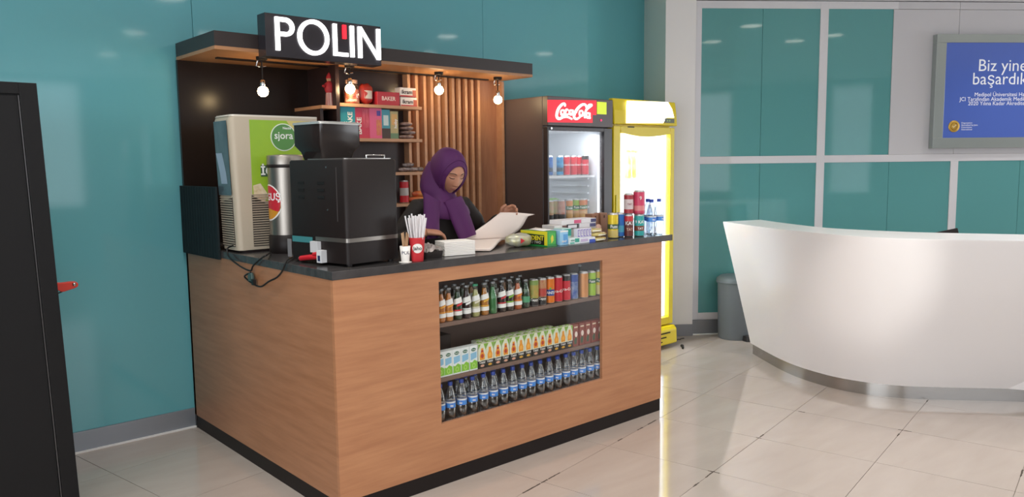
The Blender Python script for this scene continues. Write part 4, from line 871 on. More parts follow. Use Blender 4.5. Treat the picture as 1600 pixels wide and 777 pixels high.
# script lettering traced as brush strokes on the header plane
def script(strokes, r, name):
    mb = MB()
    for st in strokes:
        pts = [hz(850+x/12.945, 150+y/12.945) for x, y in st]
        pts = [Vector((p.x, y0-.002, p.z)) for p in pts]; out = []
        for i in range(len(pts)-1):
            p0, p1, p2, p3 = pts[max(i-1, 0)], pts[i], pts[i+1], pts[min(i+2, len(pts)-1)]
            for k in range(5):
                t = k/5; out.append(.5*((2*p1)+(p2-p0)*t+(2*p0-5*p1+4*p2-p3)*t*t+(3*p1-p0-3*p2+p3)*t**3))
        out.append(pts[-1]); n = len(out)
        mb.tube(out, [r*(.55+.45*sin(pi*min(1, max(0, i/(n-1))))) for i in range(n)], 6)
    return mb.build(name, M('#fff4ea', .5, emit=1.6, name='lit_script'), f1, world=True)
def oval(cx, cy, rx, ry, n=12): return [(cx+rx*cos(-pi/2+2*pi*i/n), cy+ry*sin(-pi/2+2*pi*i/n)) for i in range(n+1)]
script([[(420, 215), (415, 165), (370, 165), (300, 235), (258, 330), (252, 420), (300, 462), (380, 430), (470, 425), (560, 470)]], .0115, 'script_letter')
script([oval(372, 335, 36, 52)], .009, 'script_letter'); script([[(485, 290), (450, 275), (425, 330), (440, 380), (500, 365)]], .009, 'script_letter')
script([oval(540, 330, 32, 46), [(580, 280), (578, 370), (610, 365)]], .009, 'script_letter')
script([[(610, 330), (660, 325)]], .009, 'script_letter')
script([[(850, 235), (830, 180), (760, 180), (670, 260), (610, 360), (605, 440), (660, 465), (730, 420)]], .0115, 'script_letter')
script([oval(745, 350, 34, 55)], .009, 'script_letter'); script([[(790, 380), (880, 260), (960, 190), (900, 190), (830, 330), (815, 430), (850, 430)]], .009, 'script_letter')
script([oval(885, 390, 32, 50), [(925, 340), (915, 440), (935, 440)]], .009, 'script_letter')
# inside: shelves, ribs, light
yS0, yS1 = 1.13, 1.64
zA = aty(895, 274.5, yS0).z; zB = aty(895, 343, yS0).z
for z_ in (zA, zB, .82, .45):
    mb = MB(); mb.box((g0+.015, yS0, z_-.016), (g1-.005, yS0+.012, z_))
    mb.box((g0+.015, yS1-.012, z_-.01), (g1-.005, yS1, z_-.002))
    for i in range(24): x = g0+.02+(g1-g0-.035)*i/23; mb.box((x-.0025, yS0+.01, z_-.006), (x+.0025, yS1, z_-.001))
    mb.build('wire_shelf', WIRE, f1, world=True)
for k in range(6): z_ = 1.2+k*.055; B((g1-.012, 1.2, z_), (g1+.008, 1.6, z_+.014)).build('side_rib', LINING, f1, world=True, bevel=.003)
for k in range(5): B((g0+.02, 1.630, 1.68+k*.014), (g0+.14, 1.655, 1.686+k*.014)).build('fan_grille', M('#9fa6ae', .4), f1, world=True)
B((g1-.012, FYF+.046, .3), (g1-.002, FYF+.056, 1.76)).build('light_strip', M('#f4f8ff', .4, emit=1.3, name='led_strip_soft'), f1, world=True)
MB().tube([(g0+.02, 1.6, 1.63), (g0+.12, 1.58, 1.645), (g0+.2, 1.6, 1.63)], .006, 6).build('green_pipe', M('#5fd09a', .4), f1, world=True)
inner_light(f1, (2.6, 1.11, 1.768), (0, .35, -1), .5, .08, 2.4)
inner_light(f1, (2.88, 1.105, 1.3), (-.8, .8, 0), .03, 1.0, .12)
G = 'cans in the black fridge'
for k, (u, c_, l) in enumerate(((858.5, '#2a6fc0', 'blue can at the left end of the fridge\'s upper shelf'), (866.5, '#2f7fca', 'blue can, second from the left on the fridge\'s upper shelf'), (875, '#38a0d0', 'light blue can, third from the left on the fridge\'s upper shelf'))):
    y = 1.18+.0; can('soda_can', l, 'can', (max(aty(u, 262, y).x, g0+.045+.0*k)+(0, .0, .0)[k], y+(.0, .07, .0)[k], zA+.0008), M(c_, .35, noise=.8, nscale=30, col2='#1f3a6a'), h=.148, bands=((.03, .06, M('#2a3a4a', .4)),))
for k, (u, l) in enumerate(((885, 'red can, leftmost red one on the fridge\'s upper shelf'), (896, 'red can, second red one on the fridge\'s upper shelf'), (904.5, 'red can, third red one on the fridge\'s upper shelf'), (914.5, 'red can with a black top in the black fridge'))):
    y = 1.18+(.0, .0, .06, .0)[k]; can('soda_can', l, 'can', (aty(u, 262, y).x, y, zA+.0008), COLA, h=.148, bands=((.118, .145, BLKC),) if k == 3 else (), text='Coca-Cola', tsize=.022, tz=.08, face=-.6)
for k, (u, dy, c_, c2, l) in enumerate(((859.5, 0, '#c98a6a', '#8a9a5a', 'pale peach juice can, left end of the fridge\'s second shelf'), (868.5, .05, '#c98a5a', '#9aa85a', 'pale juice can behind the peach one on the fridge\'s second shelf'), (877.5, 0, '#b8604a', '#c9a08a', 'reddish juice can left of the orange topped cans in the fridge'), (889.5, 0, '#d98a3c', None, 'orange can with green band, left one in the fridge'), (900, .03, '#9ac43a', None, 'lime can with green band between the orange cans in the fridge'), (909.5, 0, '#d9823c', None, 'orange can with green band, right of the lime can in the fridge'), (919.5, .03, '#d2703a', None, 'deep orange can at the right end of the fridge\'s second shelf'))):
    y = 1.18+dy; x = min(max(aty(u, 322, y).x, g0+.045), g1-.041)
    can('juice_can', l, 'can', (x, y, zB+.0008), M(c_, .35, noise=.8 if c2 else 0, nscale=30, col2=c2), h=.148, bands=((.0, .04, BLKC),) if c2 else ((.068, .098, M('#2f7a44', .35)), (.006, .06, M('#d8a868', .35))), text=None if c2 else 'Fuze', tsize=.024, tz=.083)
p = aty(876, 310, 1.5); t = thing('paper_cup', 'brown paper cup standing at the back of the black fridge', 'cup', (min(p.x, g1-.07), 1.5, zB+.002))
MB().lathe([(.03, 0), (.042, .13), (.04, .13), (.029, .004)], 18, caps=False).build('cup_wall', M('#b87a58', .5), t); MB().lathe([(.03, .002), (.03, .006)], 18).build('cup_bottom', M('#b87a58', .5), t); MB().lathe([(.0385, .075), (.0425, .13)], 18, caps=False).build('sleeve', M('#c06a40', .5), t)
p = aty(864, 312, 1.42); t = thing('salad_tub', 'clear tub of green salad at the back left of the fridge\'s second shelf', 'tub', (max(p.x, g0+.09), 1.42, zB+.0008))
MB().lathe([(.055, 0), (.062, .12)], 18).build('tub', M('#b9c0a8', .3), t); MB().lathe([(.066, .12), (.05, .14), (.02, .15)], 18).build('lid', M('#7fb05a', .4), t)

# --- yellow fridge
YEL = M('#e4cb12', .35, name='fridge_yellow')
f2 = thing('yellow_fridge', 'yellow glass door drinks fridge with a white lit header, at the far end', 'fridge', (3.38, 1.37, 0))
X0, X1 = 3.006, 3.77; ZT2 = 2.04; g0, g1 = 3.085, 3.715
fridge_shell(f2, X0, X1, FYF, FB_, ZT2-.01, YEL, LINING, .26, 1.78, g0, g1)
for x in (X0+.05, X1-.05):
    for y in (1.12, 1.62): MB().lathe([(.022, 0), (.022, .062)], 12, c=(x, y, 0)).build('foot', BLK, f2, world=True)
door(f2, X0, X1, g0, g1, .19, 1.83, .25, 1.775, FYF, YEL)
mb = MB(); mb.prism([(FYF-.012, 1.845), (FYF+.05, 1.845), (FYF+.05, ZT2), (FYF+.012, ZT2), (FYF-.004, 1.95)], X0-.004, X1+.02, axis='x'); mb.build('header', YEL, f2, world=True, bevel=.006)
hy = FYF-.014
def hq(u, v): return aty(u, v, hy)
po = [hq(978.5, 192.5), hq(1036, 192.5), hq(1041, 184), hq(1053, 184), hq(1050, 171), hq(1043.5, 159.5), hq(981, 157.5)]
MB().prism([(p.x, p.z) for p in po], hy-.002, hy+.012, axis='y').build('lit_panel', M('#fffde8', .4, emit=2.2, name='lit_header'), f2, world=True)
p, q = hq(1038.5, 185), hq(1053, 192.5); B((p.x, hy-.004, q.z), (q.x, hy+.01, p.z)).build('display', M('#3a4020', .3), f2, world=True)
for k in range(2): B((p.x+.025+.03*k, hy-.0046, q.z+.012), (p.x+.04+.03*k, hy-.004, p.z-.012)).build('display_digit', M('#7a9a3a', .3, emit=.3), f2, world=True)
p, q = aty(981, 197.5, FYF-.002), aty(991, 199.5, FYF-.002); B((p.x, FYF-.003, q.z), (q.x, FYF, p.z)).build('name_badge', BLK, f2, world=True)
mb = MB(); n = 14
arc = [(g0+(g1-g0)*i/n, 1.782-.03*sin(pi*i/n)) for i in range(n+1)]
mb.prism(arc+[(g1, 1.80), (g0, 1.80)], FYF-.004, FYF+.004, axis='y'); mb.build('curved_brow', YEL, f2, world=True)
mb = MB(); mb.prism([(FYF-.05, .03), (FYF+.05, .02), (FYF+.05, .18), (FYF-.02, .18), (FYF-.045, .15)], X0+.005, X1-.0, axis='x'); mb.build('grille', YEL, f2, world=True, bevel=.01)
for k in range(3): B((X0+.1, FYF-.0535+.002*k, .125-.035*k), (X1-.1-.05*k, FYF-.04, .135-.035*k)).build('grille_slot', M('#3a3510', .6), f2, world=True)
B((g0-.06, FYF-.008, .9), (g0-.045, FYF, 1.3)).build('door_handle', M('#c9bc10', .35), f2, world=True, bevel=.003)
B((g1-.03, FYF+.046, .3), (g1-.022, FYF+.056, 1.76)).build('light_strip', M('#f4f8ff', .4, emit=3, name='led_strip'), f2, world=True)
for z_ in (1.42, 1.1, .78, .46):
    mb = MB(); mb.box((g0+.0, yS0, z_-.014), (g1-.0, yS0+.01, z_)); mb.box((g0, yS1-.012, z_-.01), (g1, yS1, z_-.002))
    for i in range(24): x = g0+.01+(g1-g0-.02)*i/23; mb.box((x-.0025, yS0+.01, z_-.006), (x+.0025, yS1, z_-.001))
    mb.build('wire_shelf', WIRE, f2, world=True)
for k in range(4): B((g0+.01, 1.635, 1.64+k*.03), (g0+.1, 1.655, 1.652+k*.03)).build('fan_grille', M('#aab2bd', .4), f2, world=True)
inner_light(f2, (3.4, 1.11, 1.768), (0, .35, -1), .55, .08, 14)
inner_light(f2, (3.70, 1.105, 1.0), (-.8, .8, 0), .03, 1.4, 14)
inner_light(f2, (3.10, 1.105, 1.0), (.8, .8, 0), .03, 1.4, 10)
def pet_bottle(label, loc, liq, cap, h=.23, r=.033, group=None):
    t = thing('drink_bottle', label, 'bottle', loc, 0, group)
    prof = [(r*.8, 0), (r, .008), (r, h*.3), (r*.9, h*.4), (r, h*.5), (r, h*.62), (r*.5, h*.84), (r*.4, h*.92)]
    MB().lathe(prof, 16).build('body', clear((.95, .95, .95), .15), t); MB().lathe([(a*.93, z) for a, z in prof[:7]], 16).build('drink', M(liq, .3), t)
    MB().lathe([(r*1.01, h*.3), (r*1.01, h*.5)], 16, caps=False).build('label_wrap', M('#f0e060', .4), t); MB().lathe([(r*.45, h*.91), (r*.45, h)], 12).build('cap', M(cap, .4), t)
for k in range(4):
    u = (979, 987, 983, 992)[k]; y = (1.2, 1.2, 1.32, 1.32)[k]; pet_bottle('yellow lemonade bottle in the yellow fridge, %s' % ('front left', 'front right', 'behind, left', 'behind, right')[k], (aty(u, 240, y).x+.02, y, 1.4208), '#e8e04a', '#e8d020', group='lemonade bottles in the yellow fridge')
for k, (u, c_, zz) in enumerate(((1037, '#e0602a', .7808), (1040, '#d87a3a', .7808), (1036, '#4a5a8a', .4608), (1043, '#7a8aa8', .4608))):
    y = (1.2, 1.3, 1.2, 1.3)[k]; pet_bottle(('orange', 'pale orange', 'dark blue', 'grey blue')[k]+' drink bottle low in the yellow fridge', (min(aty(u, 470, y).x, g1-.05), y, zz), c_, '#e8e8e8', h=.2)

# ================================================================== RECEPTION DESK, BIN
def catmull(pts, k=8):
    out = []
    for i in range(len(pts)-1):
        p0, p1, p2, p3 = pts[max(i-1, 0)], pts[i], pts[i+1], pts[min(i+2, len(pts)-1)]
        for j in range(k):
            t = j/k; out.append(.5*((2*p1)+(p2-p0)*t+(2*p0-5*p1+4*p2-p3)*t*t+(3*p1-p0-3*p2+p3)*t**3))
    return out+[pts[-1]]
DH = 1.075
kick = [atz(u, v, 0) for u, v in ((1176, 553), (1230, 583), (1290, 604), (1345, 615.5), (1395, 621.5), (1449, 624.5), (1600, 628))]
topf = [atz(u, v, DH) for u, v in ((1130, 346.5), (1195, 355.5), (1265, 363), (1328, 368.5), (1388, 372), (1452, 374), (1600, 376.5))]
topb = [atz(u, v, DH) for u, v in ((1188, 343.5), (1228, 349), (1285, 355.5), (1340, 359), (1395, 361.5), (1452, 363.5), (1600, 366.5))]
def extend(p): d = (p[-1]-p[-2]).normalized(); return p+[p[-1]+d*.7]
kick, topf, topb = [catmull(extend(x)) for x in (kick, topf, topb)]
n = len(kick)
def outward(c, i): t = (c[min(i+1, n-1)]-c[max(i-1, 0)]).normalized(); return Vector((t.y, -t.x, 0))
dk = thing('reception_desk', 'curved glossy white reception desk with a brushed steel plinth', 'desk', (kick[n//2].x+.3, kick[n//2].y, 0))
DESKW = M('#f0eceb', .3, coat=.15, name='gloss_white')
rings = []
KH = .088
for i in range(n):
    o = outward(kick, i); bo = kick[i]+o*.02
    m1 = bo.lerp(topf[i], .5); m1.z = KH+(DH-KH)*.5
    rings.append([Vector((bo.x, bo.y, KH)), m1, Vector((topf[i].x, topf[i].y, DH-.012)), Vector((topf[i].x, topf[i].y, DH)), Vector((topb[i].x, topb[i].y, DH)), Vector((topb[i].x, topb[i].y, KH))])
mb = MB(); m = 6
fs = []; vs = [p for r in rings for p in r]
for i in range(n-1):
    for j in range(m): fs.append((i*m+j, (i+1)*m+j, (i+1)*m+(j+1) % m, i*m+(j+1) % m))
fs.append(tuple(range(m))); fs.append(tuple((n-1)*m+j for j in range(m))[::-1])
mb.add(vs, fs, DESKW, False); o = mb.build('desk_body', None, dk, world=True)
bm = bmesh.new(); bm.from_mesh(o.data); bmesh.ops.recalc_face_normals(bm, faces=bm.faces)
for f in bm.faces: f.smooth = len(f.verts) == 4
for e in bm.edges:
    if len(e.link_faces) == 2 and e.calc_face_angle() > .5: e.smooth = False
bm.to_mesh(o.data); bm.free()
def band(i0, i1, nm):
    mb = MB(); rows = []
    for i in range(i0, i1+1):
        o = outward(kick, i); rows.append([kick[i], Vector((kick[i].x, kick[i].y, KH)), Vector((kick[i].x, kick[i].y, KH))-o*.12, kick[i]-o*.12])
    mb.loft(rows, smooth=False); ob = mb.build(nm, M('#b9b6b2', .22, metal=.9, noise=.2, nscale=5, stretch=(1, 1, 40), name='plinth_steel'), dk, world=True)
    bm = bmesh.new(); bm.from_mesh(ob.data); bmesh.ops.remove_doubles(bm, verts=bm.verts, dist=1e-5); bmesh.ops.recalc_face_normals(bm, faces=bm.faces)
    for f in bm.faces: f.smooth = True
    for e in bm.edges:
        if len(e.link_faces) == 2 and e.calc_face_angle() > .5: e.smooth = False
    bm.to_mesh(ob.data); bm.free()
band(0, 40, 'steel_plinth'); band(40, n-1, 'steel_plinth')
# inner worktop and the dark screen whose corner shows above the ledge
iw = [topb[i]+outward(topb, i)*.0 for i in range(n)]
MB().loft([[Vector((topb[i].x, topb[i].y, .71)), Vector((topb[i].x, topb[i].y, .74)), Vector((topb[i].x, topb[i].y, .74))-outward(kick, i)*.4, Vector((topb[i].x, topb[i].y, .71))-outward(kick, i)*.4] for i in range(34, n, 3)], smooth=False).build('inner_worktop', DESKW, dk, world=True)
d = ray(1476, 358.5); sp_ = CAM+d*((1.12-CAM.z)/d.z)
ii = min(range(n), key=lambda i: (Vector((topb[i].x, topb[i].y))-Vector((sp_.x, sp_.y))).length)
bp_ = CAM+ray(1477, 362)*(((topb[ii]-outward(kick, ii)*.2)-CAM).dot(FW)); 
ms = thing('desk_screen', 'small black screen standing behind the desk ledge, only its corner visible', 'monitor', (bp_.x, bp_.y, .741), radians(-60))
MB().lathe([(.09, 0), (.09, .012), (.02, .02)], 20).build('stand_foot', BLK, ms); MB().tube([(0, 0, .015), (0, 0, .2)], .012, 8).build('stand_pole', BLK, ms)
o = MB().cbox((0, 0, 0), (.3, .02, .2)).build('screen', BLK, ms, bevel=.004); o.location = (-.05, 0, bp_.z+.012-.741-.12); o.rotation_euler = (0, radians(-14), 0)

bn = thing('pedal_bin', 'grey round pedal bin standing between the wall and the white desk', 'bin', (4.385, .83, 0))
BIN = M('#6d7479', .4, name='bin_grey')
MB().lathe([(.135, 0), (.14, .01), (.15, .49), (.152, .5)], 36).build('bin_body', BIN, bn)
MB().lathe([(.158, .49), (.162, .5), (.16, .53), (.13, .555), (.06, .565)], 36).build('lid', M('#5f6a6c', .4, name='bin_lid'), bn)
MB().lathe([(.1615, .5), (.164, .506), (.1615, .512)], 36, caps=False).build('rim', BIN, bn)
pd = MB().loft([rrect(-.055, .055, -.06, .02, .02, 0), rrect(-.05, .05, -.055, .02, .02, .045)]).build('pedal', M('#2c2a2c', .45), bn); pd.location = (-.02, -.15, 0); pd.rotation_euler = (0, 0, -.35)

# scraps on the floor by the yellow fridge
p = atz(1066, 543, .004); o = MB().tube([(-.045, -.02, .0), (-.02, -.012, .004), (0, 0, .006), (.025, .012, .006), (.05, .012, .0)], [.008, .011, .005, .013, .009], 8).build('floor_scrap', BLACK, None); o.location = (p.x, p.y, .0062); o.rotation_euler = (0, 0, .3); tag(o, 'crumpled black scrap lying on the floor beside the yellow fridge', 'scrap')
p = atz(1063, 530, .003); o = MB().tube([(-.06, -.01, 0), (-.03, .012, .0), (-.01, -.01, .0), (.02, .012, .0), (.05, -.004, 0)], .003, 6).build('cable_end', BLACK, None); o.location = (p.x, p.y, .0032); tag(o, 'thin dark cable end on the floor behind the black scrap', 'cable')

# ================================================================== WALL SIGN
ws_ = thing('wall_sign', 'silver framed blue wall sign with white lettering above the desk', 'sign', wp(2.95, 0, 1.645), WA)
def lw(s, off, z): return (s-2.95, -off, z-1.645)
s0, s1, zz0, zz1, fw_ = 2.108, 3.80, 1.645, 2.645, .092
FR = M('#a3aaa8', .3, metal=.6, name='sign_frame')
for a, b, c, d in ((s0, s1, zz1-.072, zz1), (s0, s1, zz0, zz0+fw_), (s0, s0+fw_, zz0+fw_, zz1-.072), (s1-fw_, s1, zz0+fw_, zz1-.072)):
    MB().box(lw(a, .001, c), lw(b, .062, d)).build('frame_bar', FR, ws_, bevel=.002)
MB().box(lw(s0+fw_, .001, zz0+fw_), lw(s1-fw_, .052, zz1-.072)).build('blue_panel', M('#4f68b9', .12, emit=.06, name='sign_blue'), ws_)
def sw(u, v, off=.054):
    d = ray(u, v); o = WO+WN*off; t = (o-CAM).dot(WN)/d.dot(WN); q = CAM+d*t; return (q-WO).dot(WD), q.z
def stext(body, u, v, size, bold=.0, name='lettering', xs=1):
    s, z = sw(u, v); lettering(body, size, M('#eef1f8', .5, emit=.1, name='sign_white'), ws_, lw(s, .0535, z), align='LEFT', bold=bold, xs=xs, name=name)
stext('Biz yine', 1528, 103, .15, .0); stext('başardık', 1519, 124, .15, .0)
stext('Medipol Üniversitesi Hastanesi', 1522.5, 148, .049); stext('JCI Tarafından Akademik Medikal Merkezi', 1499.5, 155.3, .049); stext('2020 Yılına Kadar Akredite Edilmiştir', 1512.5, 162, .049)
s, z = sw(1490.5, 197.5)
md = MB().lathe([(.052, 0), (.052, .004), (.046, .006), (.0, .006)], 28).build('gold_medal', M('#d6ac52', .3, metal=.7), ws_); md.matrix_local = Matrix.Translation(lw(s, .0525, z)) @ Matrix.Rotation(pi/2, 4, 'X')
md = MB().lathe([(.03, 0), (.034, .003), (.03, .004)], 24, caps=False).build('medal_ring', M('#b98a34', .3, metal=.7), ws_); md.matrix_local = Matrix.Translation(lw(s, .0585, z)) @ Matrix.Rotation(pi/2, 4, 'X')
lettering('✓', .06, M('#f0e0b0', .5), ws_, lw(s, .0605, z))
for k, tx_ in enumerate(('Organization', 'Accredited by Joint', 'Commission', 'International')): stext(tx_, 1502, 192.3+3.4*k, .02)

# ================================================================== BLACK CABINET AT THE LEFT
cb = thing('black_cabinet', 'tall black cabinet with a panelled door at the left edge', 'cabinet', (-1.45, .9, 0))
yc = .6; xt, xb = -.926, -.875; zc = 1.881
MB().prism([(-1.95, 0), (xb, 0), (xt, zc), (-1.95, zc)], yc+.012, 1.2, axis='y').build('body', BLKM, cb, world=True, bevel=.003)
ft = .062
def xr(z, off=0): return xb+(xt-xb)*z/zc-off
mb = MB(); mb.prism([(xr(0, ft), 0), (xr(0), 0), (xr(zc), zc), (xr(zc, ft), zc)], yc, yc+.012, axis='y'); mb.prism([(-1.95, zc-.045), (xr(zc-.045, ft), zc-.045), (xr(zc, ft), zc), (-1.95, zc)], yc, yc+.012, axis='y'); mb.build('door_frame', BLKM, cb, world=True, bevel=.002)
MB().prism([(-1.94, .03), (xr(.03, ft+.006), .03), (xr(zc-.05, ft+.006), zc-.05), (-1.94, zc-.05)], yc+.006, yc+.013, axis='y').build('door_panel', M('#121112', .5, spec=.25, name='door_black'), cb, world=True, bevel=.002)
MB().prism([(xr(.03, ft+.006), .03), (xr(.03, ft+.002), .03), (xr(zc-.05, ft+.002), zc-.05), (xr(zc-.05, ft+.006), zc-.05)], yc+.001, yc+.012, axis='y').build('edge_bead', M('#4a4848', .3, metal=.5), cb, world=True)
yh = .8; zh = 1.05; x0_ = xr(zh)
lv = thing('lever_handle', 'red lever handle with a silver bolt sticking out behind the black cabinet', 'handle', (x0_+.0005, yh, zh))
hp = [(.0, .02), (.05, .013), (.088, .014), (.108, .012), (.117, .002), (.114, -.01), (.1, -.016), (.06, -.026), (.05, -.026), (.03, -.012), (0, -.006)]
MB().prism(hp, -.012, .012, axis='y').build('grip', M('#c8321f', .45, name='handle_red'), lv, bevel=.003)
MB().lathe([(.008, 0), (.008, .003), (.004, .005)], 14).build('bolt', CHROME, lv).matrix_local = Matrix.Translation((.1, -.012, .002)) @ Matrix.Rotation(pi/2, 4, 'X')
MB().tube([(0, 0, -.03), (.03, 0, -.034), (.055, 0, -.026)], .003, 6).build('wire_spring', BLACK, lv)
MB().tube([(0, -.004, -.001), (.012, -.004, 0)], .006, 8).build('pivot_pin', CHROME, lv)

# ================================================================== WOMAN READING A MAGAZINE
SKIN = M('#c08a6e', .5, noise=.25, nscale=12, col2='#b67e64', name='skin')
ROBE = M('#2b2423', .75, noise=.5, nscale=20, col2='#241e1d', name='black_cloth')
SCARF = M('#551a5b', .7, noise=.35, nscale=9, stretch=(1, 1, .4), col2='#4a144f', sheen=.12, name='purple_scarf')
wm = thing('person', 'woman in purple headscarf and black top reading a magazine behind the counter', 'person', (1.04, .64, 0))
HC = Vector((1.03, .52, 1.505)); hf = Vector((-.10, -.92, -.35)).normalized(); hx = Vector((1, 0, 0)); hx = (hx-hf*hx.dot(hf)).normalized(); hu = hf.cross(hx)
def HL(x, y, z): return HC+hx*x+hf*y+hu*z
g = lambda a, b: math.exp(-(a/b)**2)
def face_bump(x, z):
    b = 0
    if -.06 < z < .02: t = (.012-z)/.052; t = min(1, max(0, t)); b += .021*(t**1.3)*g(x, .0085+.004*t)*(1 if z > -.044 else max(0, 1-(-.044-z)/.009))
    b += .004*g(z+.045, .006)*g(abs(x)-.011, .006)
    b -= .009*g(abs(x)-.031, .015)*g(z-.002, .011)
    b += .004*g(abs(x)-.031, .011)*g(z+.001, .007)
    b += .004*g(z-.02, .009)*g(abs(x)-.03, .022)
    b += .0065*g(z+.066, .005)*g(x, .018)+.007*g(z+.0775, .006)*g(x, .016)-.004*g(z+.0715, .0022)*g(x, .02)
    b += .007*g(z+.104, .012)*g(x, .018)-.003*g(z+.089, .005)*g(x, .02)
    b += .003*g(abs(x)-.04, .018)*g(z+.035, .022)
    return b
def head_pt(d):
    x, y, z = d; r = 1/sqrt((x/.074)**2+(y/(.094 if y > 0 else .1))**2+(z/.118)**2); x, y, z = x*r, y*r, z*r
    if z < 0: k = 1-.34*(-z/.118)**1.6; x *= k; y = y*(1-.10*(-z/.118)**2) if y > 0 else y*(1-.4*(-z/.118))
    if y > 0: y += face_bump(x, z)*min(1, y/.03)
    return x, y, z
body = MB()
NA, NB_ = 132, 92; rings = []
for j in range(1, NB_):
    t = pi*j/NB_; rings.append([HL(*head_pt((sin(t)*cos(2*pi*i/NA), sin(t)*sin(2*pi*i/NA), -cos(t)))) for i in range(NA)])
def face_y(x, z):
    lo, hi = .0, .14
    xx = x; k = 1-.34*(-z/.118)**1.6 if z < 0 else 1; xx = x/k
    y = .094*sqrt(max(.02, 1-(xx/.074)**2-(z/.118)**2))
    if z < 0: y *= 1-.10*(-z/.118)**2
    return y+face_bump(x, z)
headmesh = MB(); headmesh.loft(rings)
for s in (-1, 1): headmesh.tube([HL(s*.068, -.005, .012), HL(s*.079, -.012, .006), HL(s*.077, -.004, -.02), HL(s*.069, .0, -.028)], [.008, .012, .009, .005], 8)
# hands
def hand(mb, W, f, n_, side, curls, thumb=.8, spread=.0):
    f = Vector(f).normalized(); n_ = Vector(n_); n_ = (n_-f*n_.dot(f)).normalized(); s = f.cross(n_)*side; W = Vector(W)
    secs = [(0, .025, .018), (.02, .028, .017), (.05, .038, .015), (.078, .041, .0125), (.09, .036, .009)]; rg = []
    for d, a, t in secs: rg.append([W+f*d+s*a*cos(2*pi*i/14)+n_*t*sin(2*pi*i/14) for i in range(14)])
    mb.loft(rg)
    for k, (o, L, r) in enumerate(((.030, .070, .0088), (.010, .078, .0092), (-.010, .072, .0088), (-.029, .056, .0078))):
        p = W+f*.074+s*o; ang = 0; pts = [p]; fd = (f+s*o*spread*10).normalized()
        for seg, c in zip((.44, .31, .25), curls):
            ang += c*(1+.12*k); dd = fd*cos(ang)-n_*sin(ang); p = p+dd*L*seg*1.15; pts.append(p)
        q = [pts[0]]
        for a, b in zip(pts[:-1], pts[1:]): q += [a.lerp(b, .5), b]
        mb.tube(q, [r*1.05, r*1.02, r, r*.94, r*.92, r*.86, r*.55], 10)
    b = W+f*.022+s*.022-n_*.004; d1 = (f*.65+s*thumb-n_*.25).normalized(); d2 = (f*.9+s*.25*thumb-n_*.3).normalized()
    mb.tube([b, b+d1*.022, b+d1*.042, b+d1*.042+d2*.018, b+d1*.042+d2*.034], [.012, .0115, .0105, .0095, .006], 10)
limbs = MB()
RW = Vector((.80, .44, 1.193)); LW = Vector((1.345, .475, 1.232))
RS, RE = Vector((.885, .62, 1.305)), Vector((.745, .665, 1.115)); LS, LE = Vector((1.195, .62, 1.305)), Vector((1.385, .64, 1.125))
def ell(c, rx, ry, n=28, fold=0, ph=0): return [Vector((c[0]+rx*cos(2*pi*i/n)*(1+fold*sin(7*2*pi*i/n+ph)), c[1]+ry*sin(2*pi*i/n)*(1+fold*sin(7*2*pi*i/n+ph)), c[2])) for i in range(n)]
limbs.loft([ell((1.04, .66, .80), .12, .10), ell((1.04, .66, .92), .14, .105), ell((1.04, .655, 1.05), .115, .085), ell((1.04, .64, 1.2), .135, .09), ell((1.04, .625, 1.32), .13, .065), ell((1.04, .61, 1.36), .07, .055), ell((1.038, .58, 1.40), .052, .052), ell((1.035, .56, 1.46), .05, .052)])
limbs.tube([RS, RS.lerp(RE, .5), RE, RE.lerp(RW, .5), RW], [.046, .042, .036, .033, .024], 14)
limbs.tube([LS, LS.lerp(LE, .5), LE, LE.lerp(LW, .5), LW], [.046, .042, .036, .033, .024], 14)
for s in (-1, 1):
    limbs.tube([(1.04+s*.075, .66, .88), (1.04+s*.08, .655, .7), (1.04+s*.08, .65, .48), (1.04+s*.08, .665, .3), (1.04+s*.08, .675, .08)], [.08, .072, .055, .05, .036], 14)
    limbs.tube([(1.04+s*.08, .70, .035), (1.04+s*.085, .64, .035), (1.04+s*.09, .56, .028), (1.04+s*.09, .51, .022)], [.032, .034, .03, .018], 10)
hand(limbs, RW, (.93, -.22, -.10), (.05, -.25, 1), -1, (.35, .55, .4), thumb=.7, spread=.12)
hand(limbs, LW, (.55, -.35, .45), (.3, .9, .3), 1, (.55, .7, .5), thumb=.8)
def remesh(mb, vox):
    o = mb.build('tmp'); md = o.modifiers.new('r', 'REMESH'); md.mode = 'VOXEL'; md.voxel_size = vox; md.use_smooth_shade = True
    dg = bpy.context.evaluated_depsgraph_get(); me = bpy.data.meshes.new_from_object(o.evaluated_get(dg)); bpy.data.objects.remove(o); return me
me = remesh(limbs, .0042); bm = bmesh.new(); hm = headmesh.mesh('head_tmp'); bm.from_mesh(hm); bmesh.ops.reverse_faces(bm, faces=bm.faces); bm.from_mesh(me)
for _ in range(1): bmesh.ops.smooth_vert(bm, verts=[v for v in bm.verts if v.co.z < 1.42], factor=.35, use_axis_x=True, use_axis_y=True, use_axis_z=True)
for f in bm.faces: f.smooth = True
bm.transform(Matrix.Translation(-wm.location)); me = bpy.data.meshes.new('body'); bm.to_mesh(me); bm.free(); me.materials.append(SKIN)
ob = bpy.data.objects.new('body', me); COL.objects.link(ob); ob.parent = wm
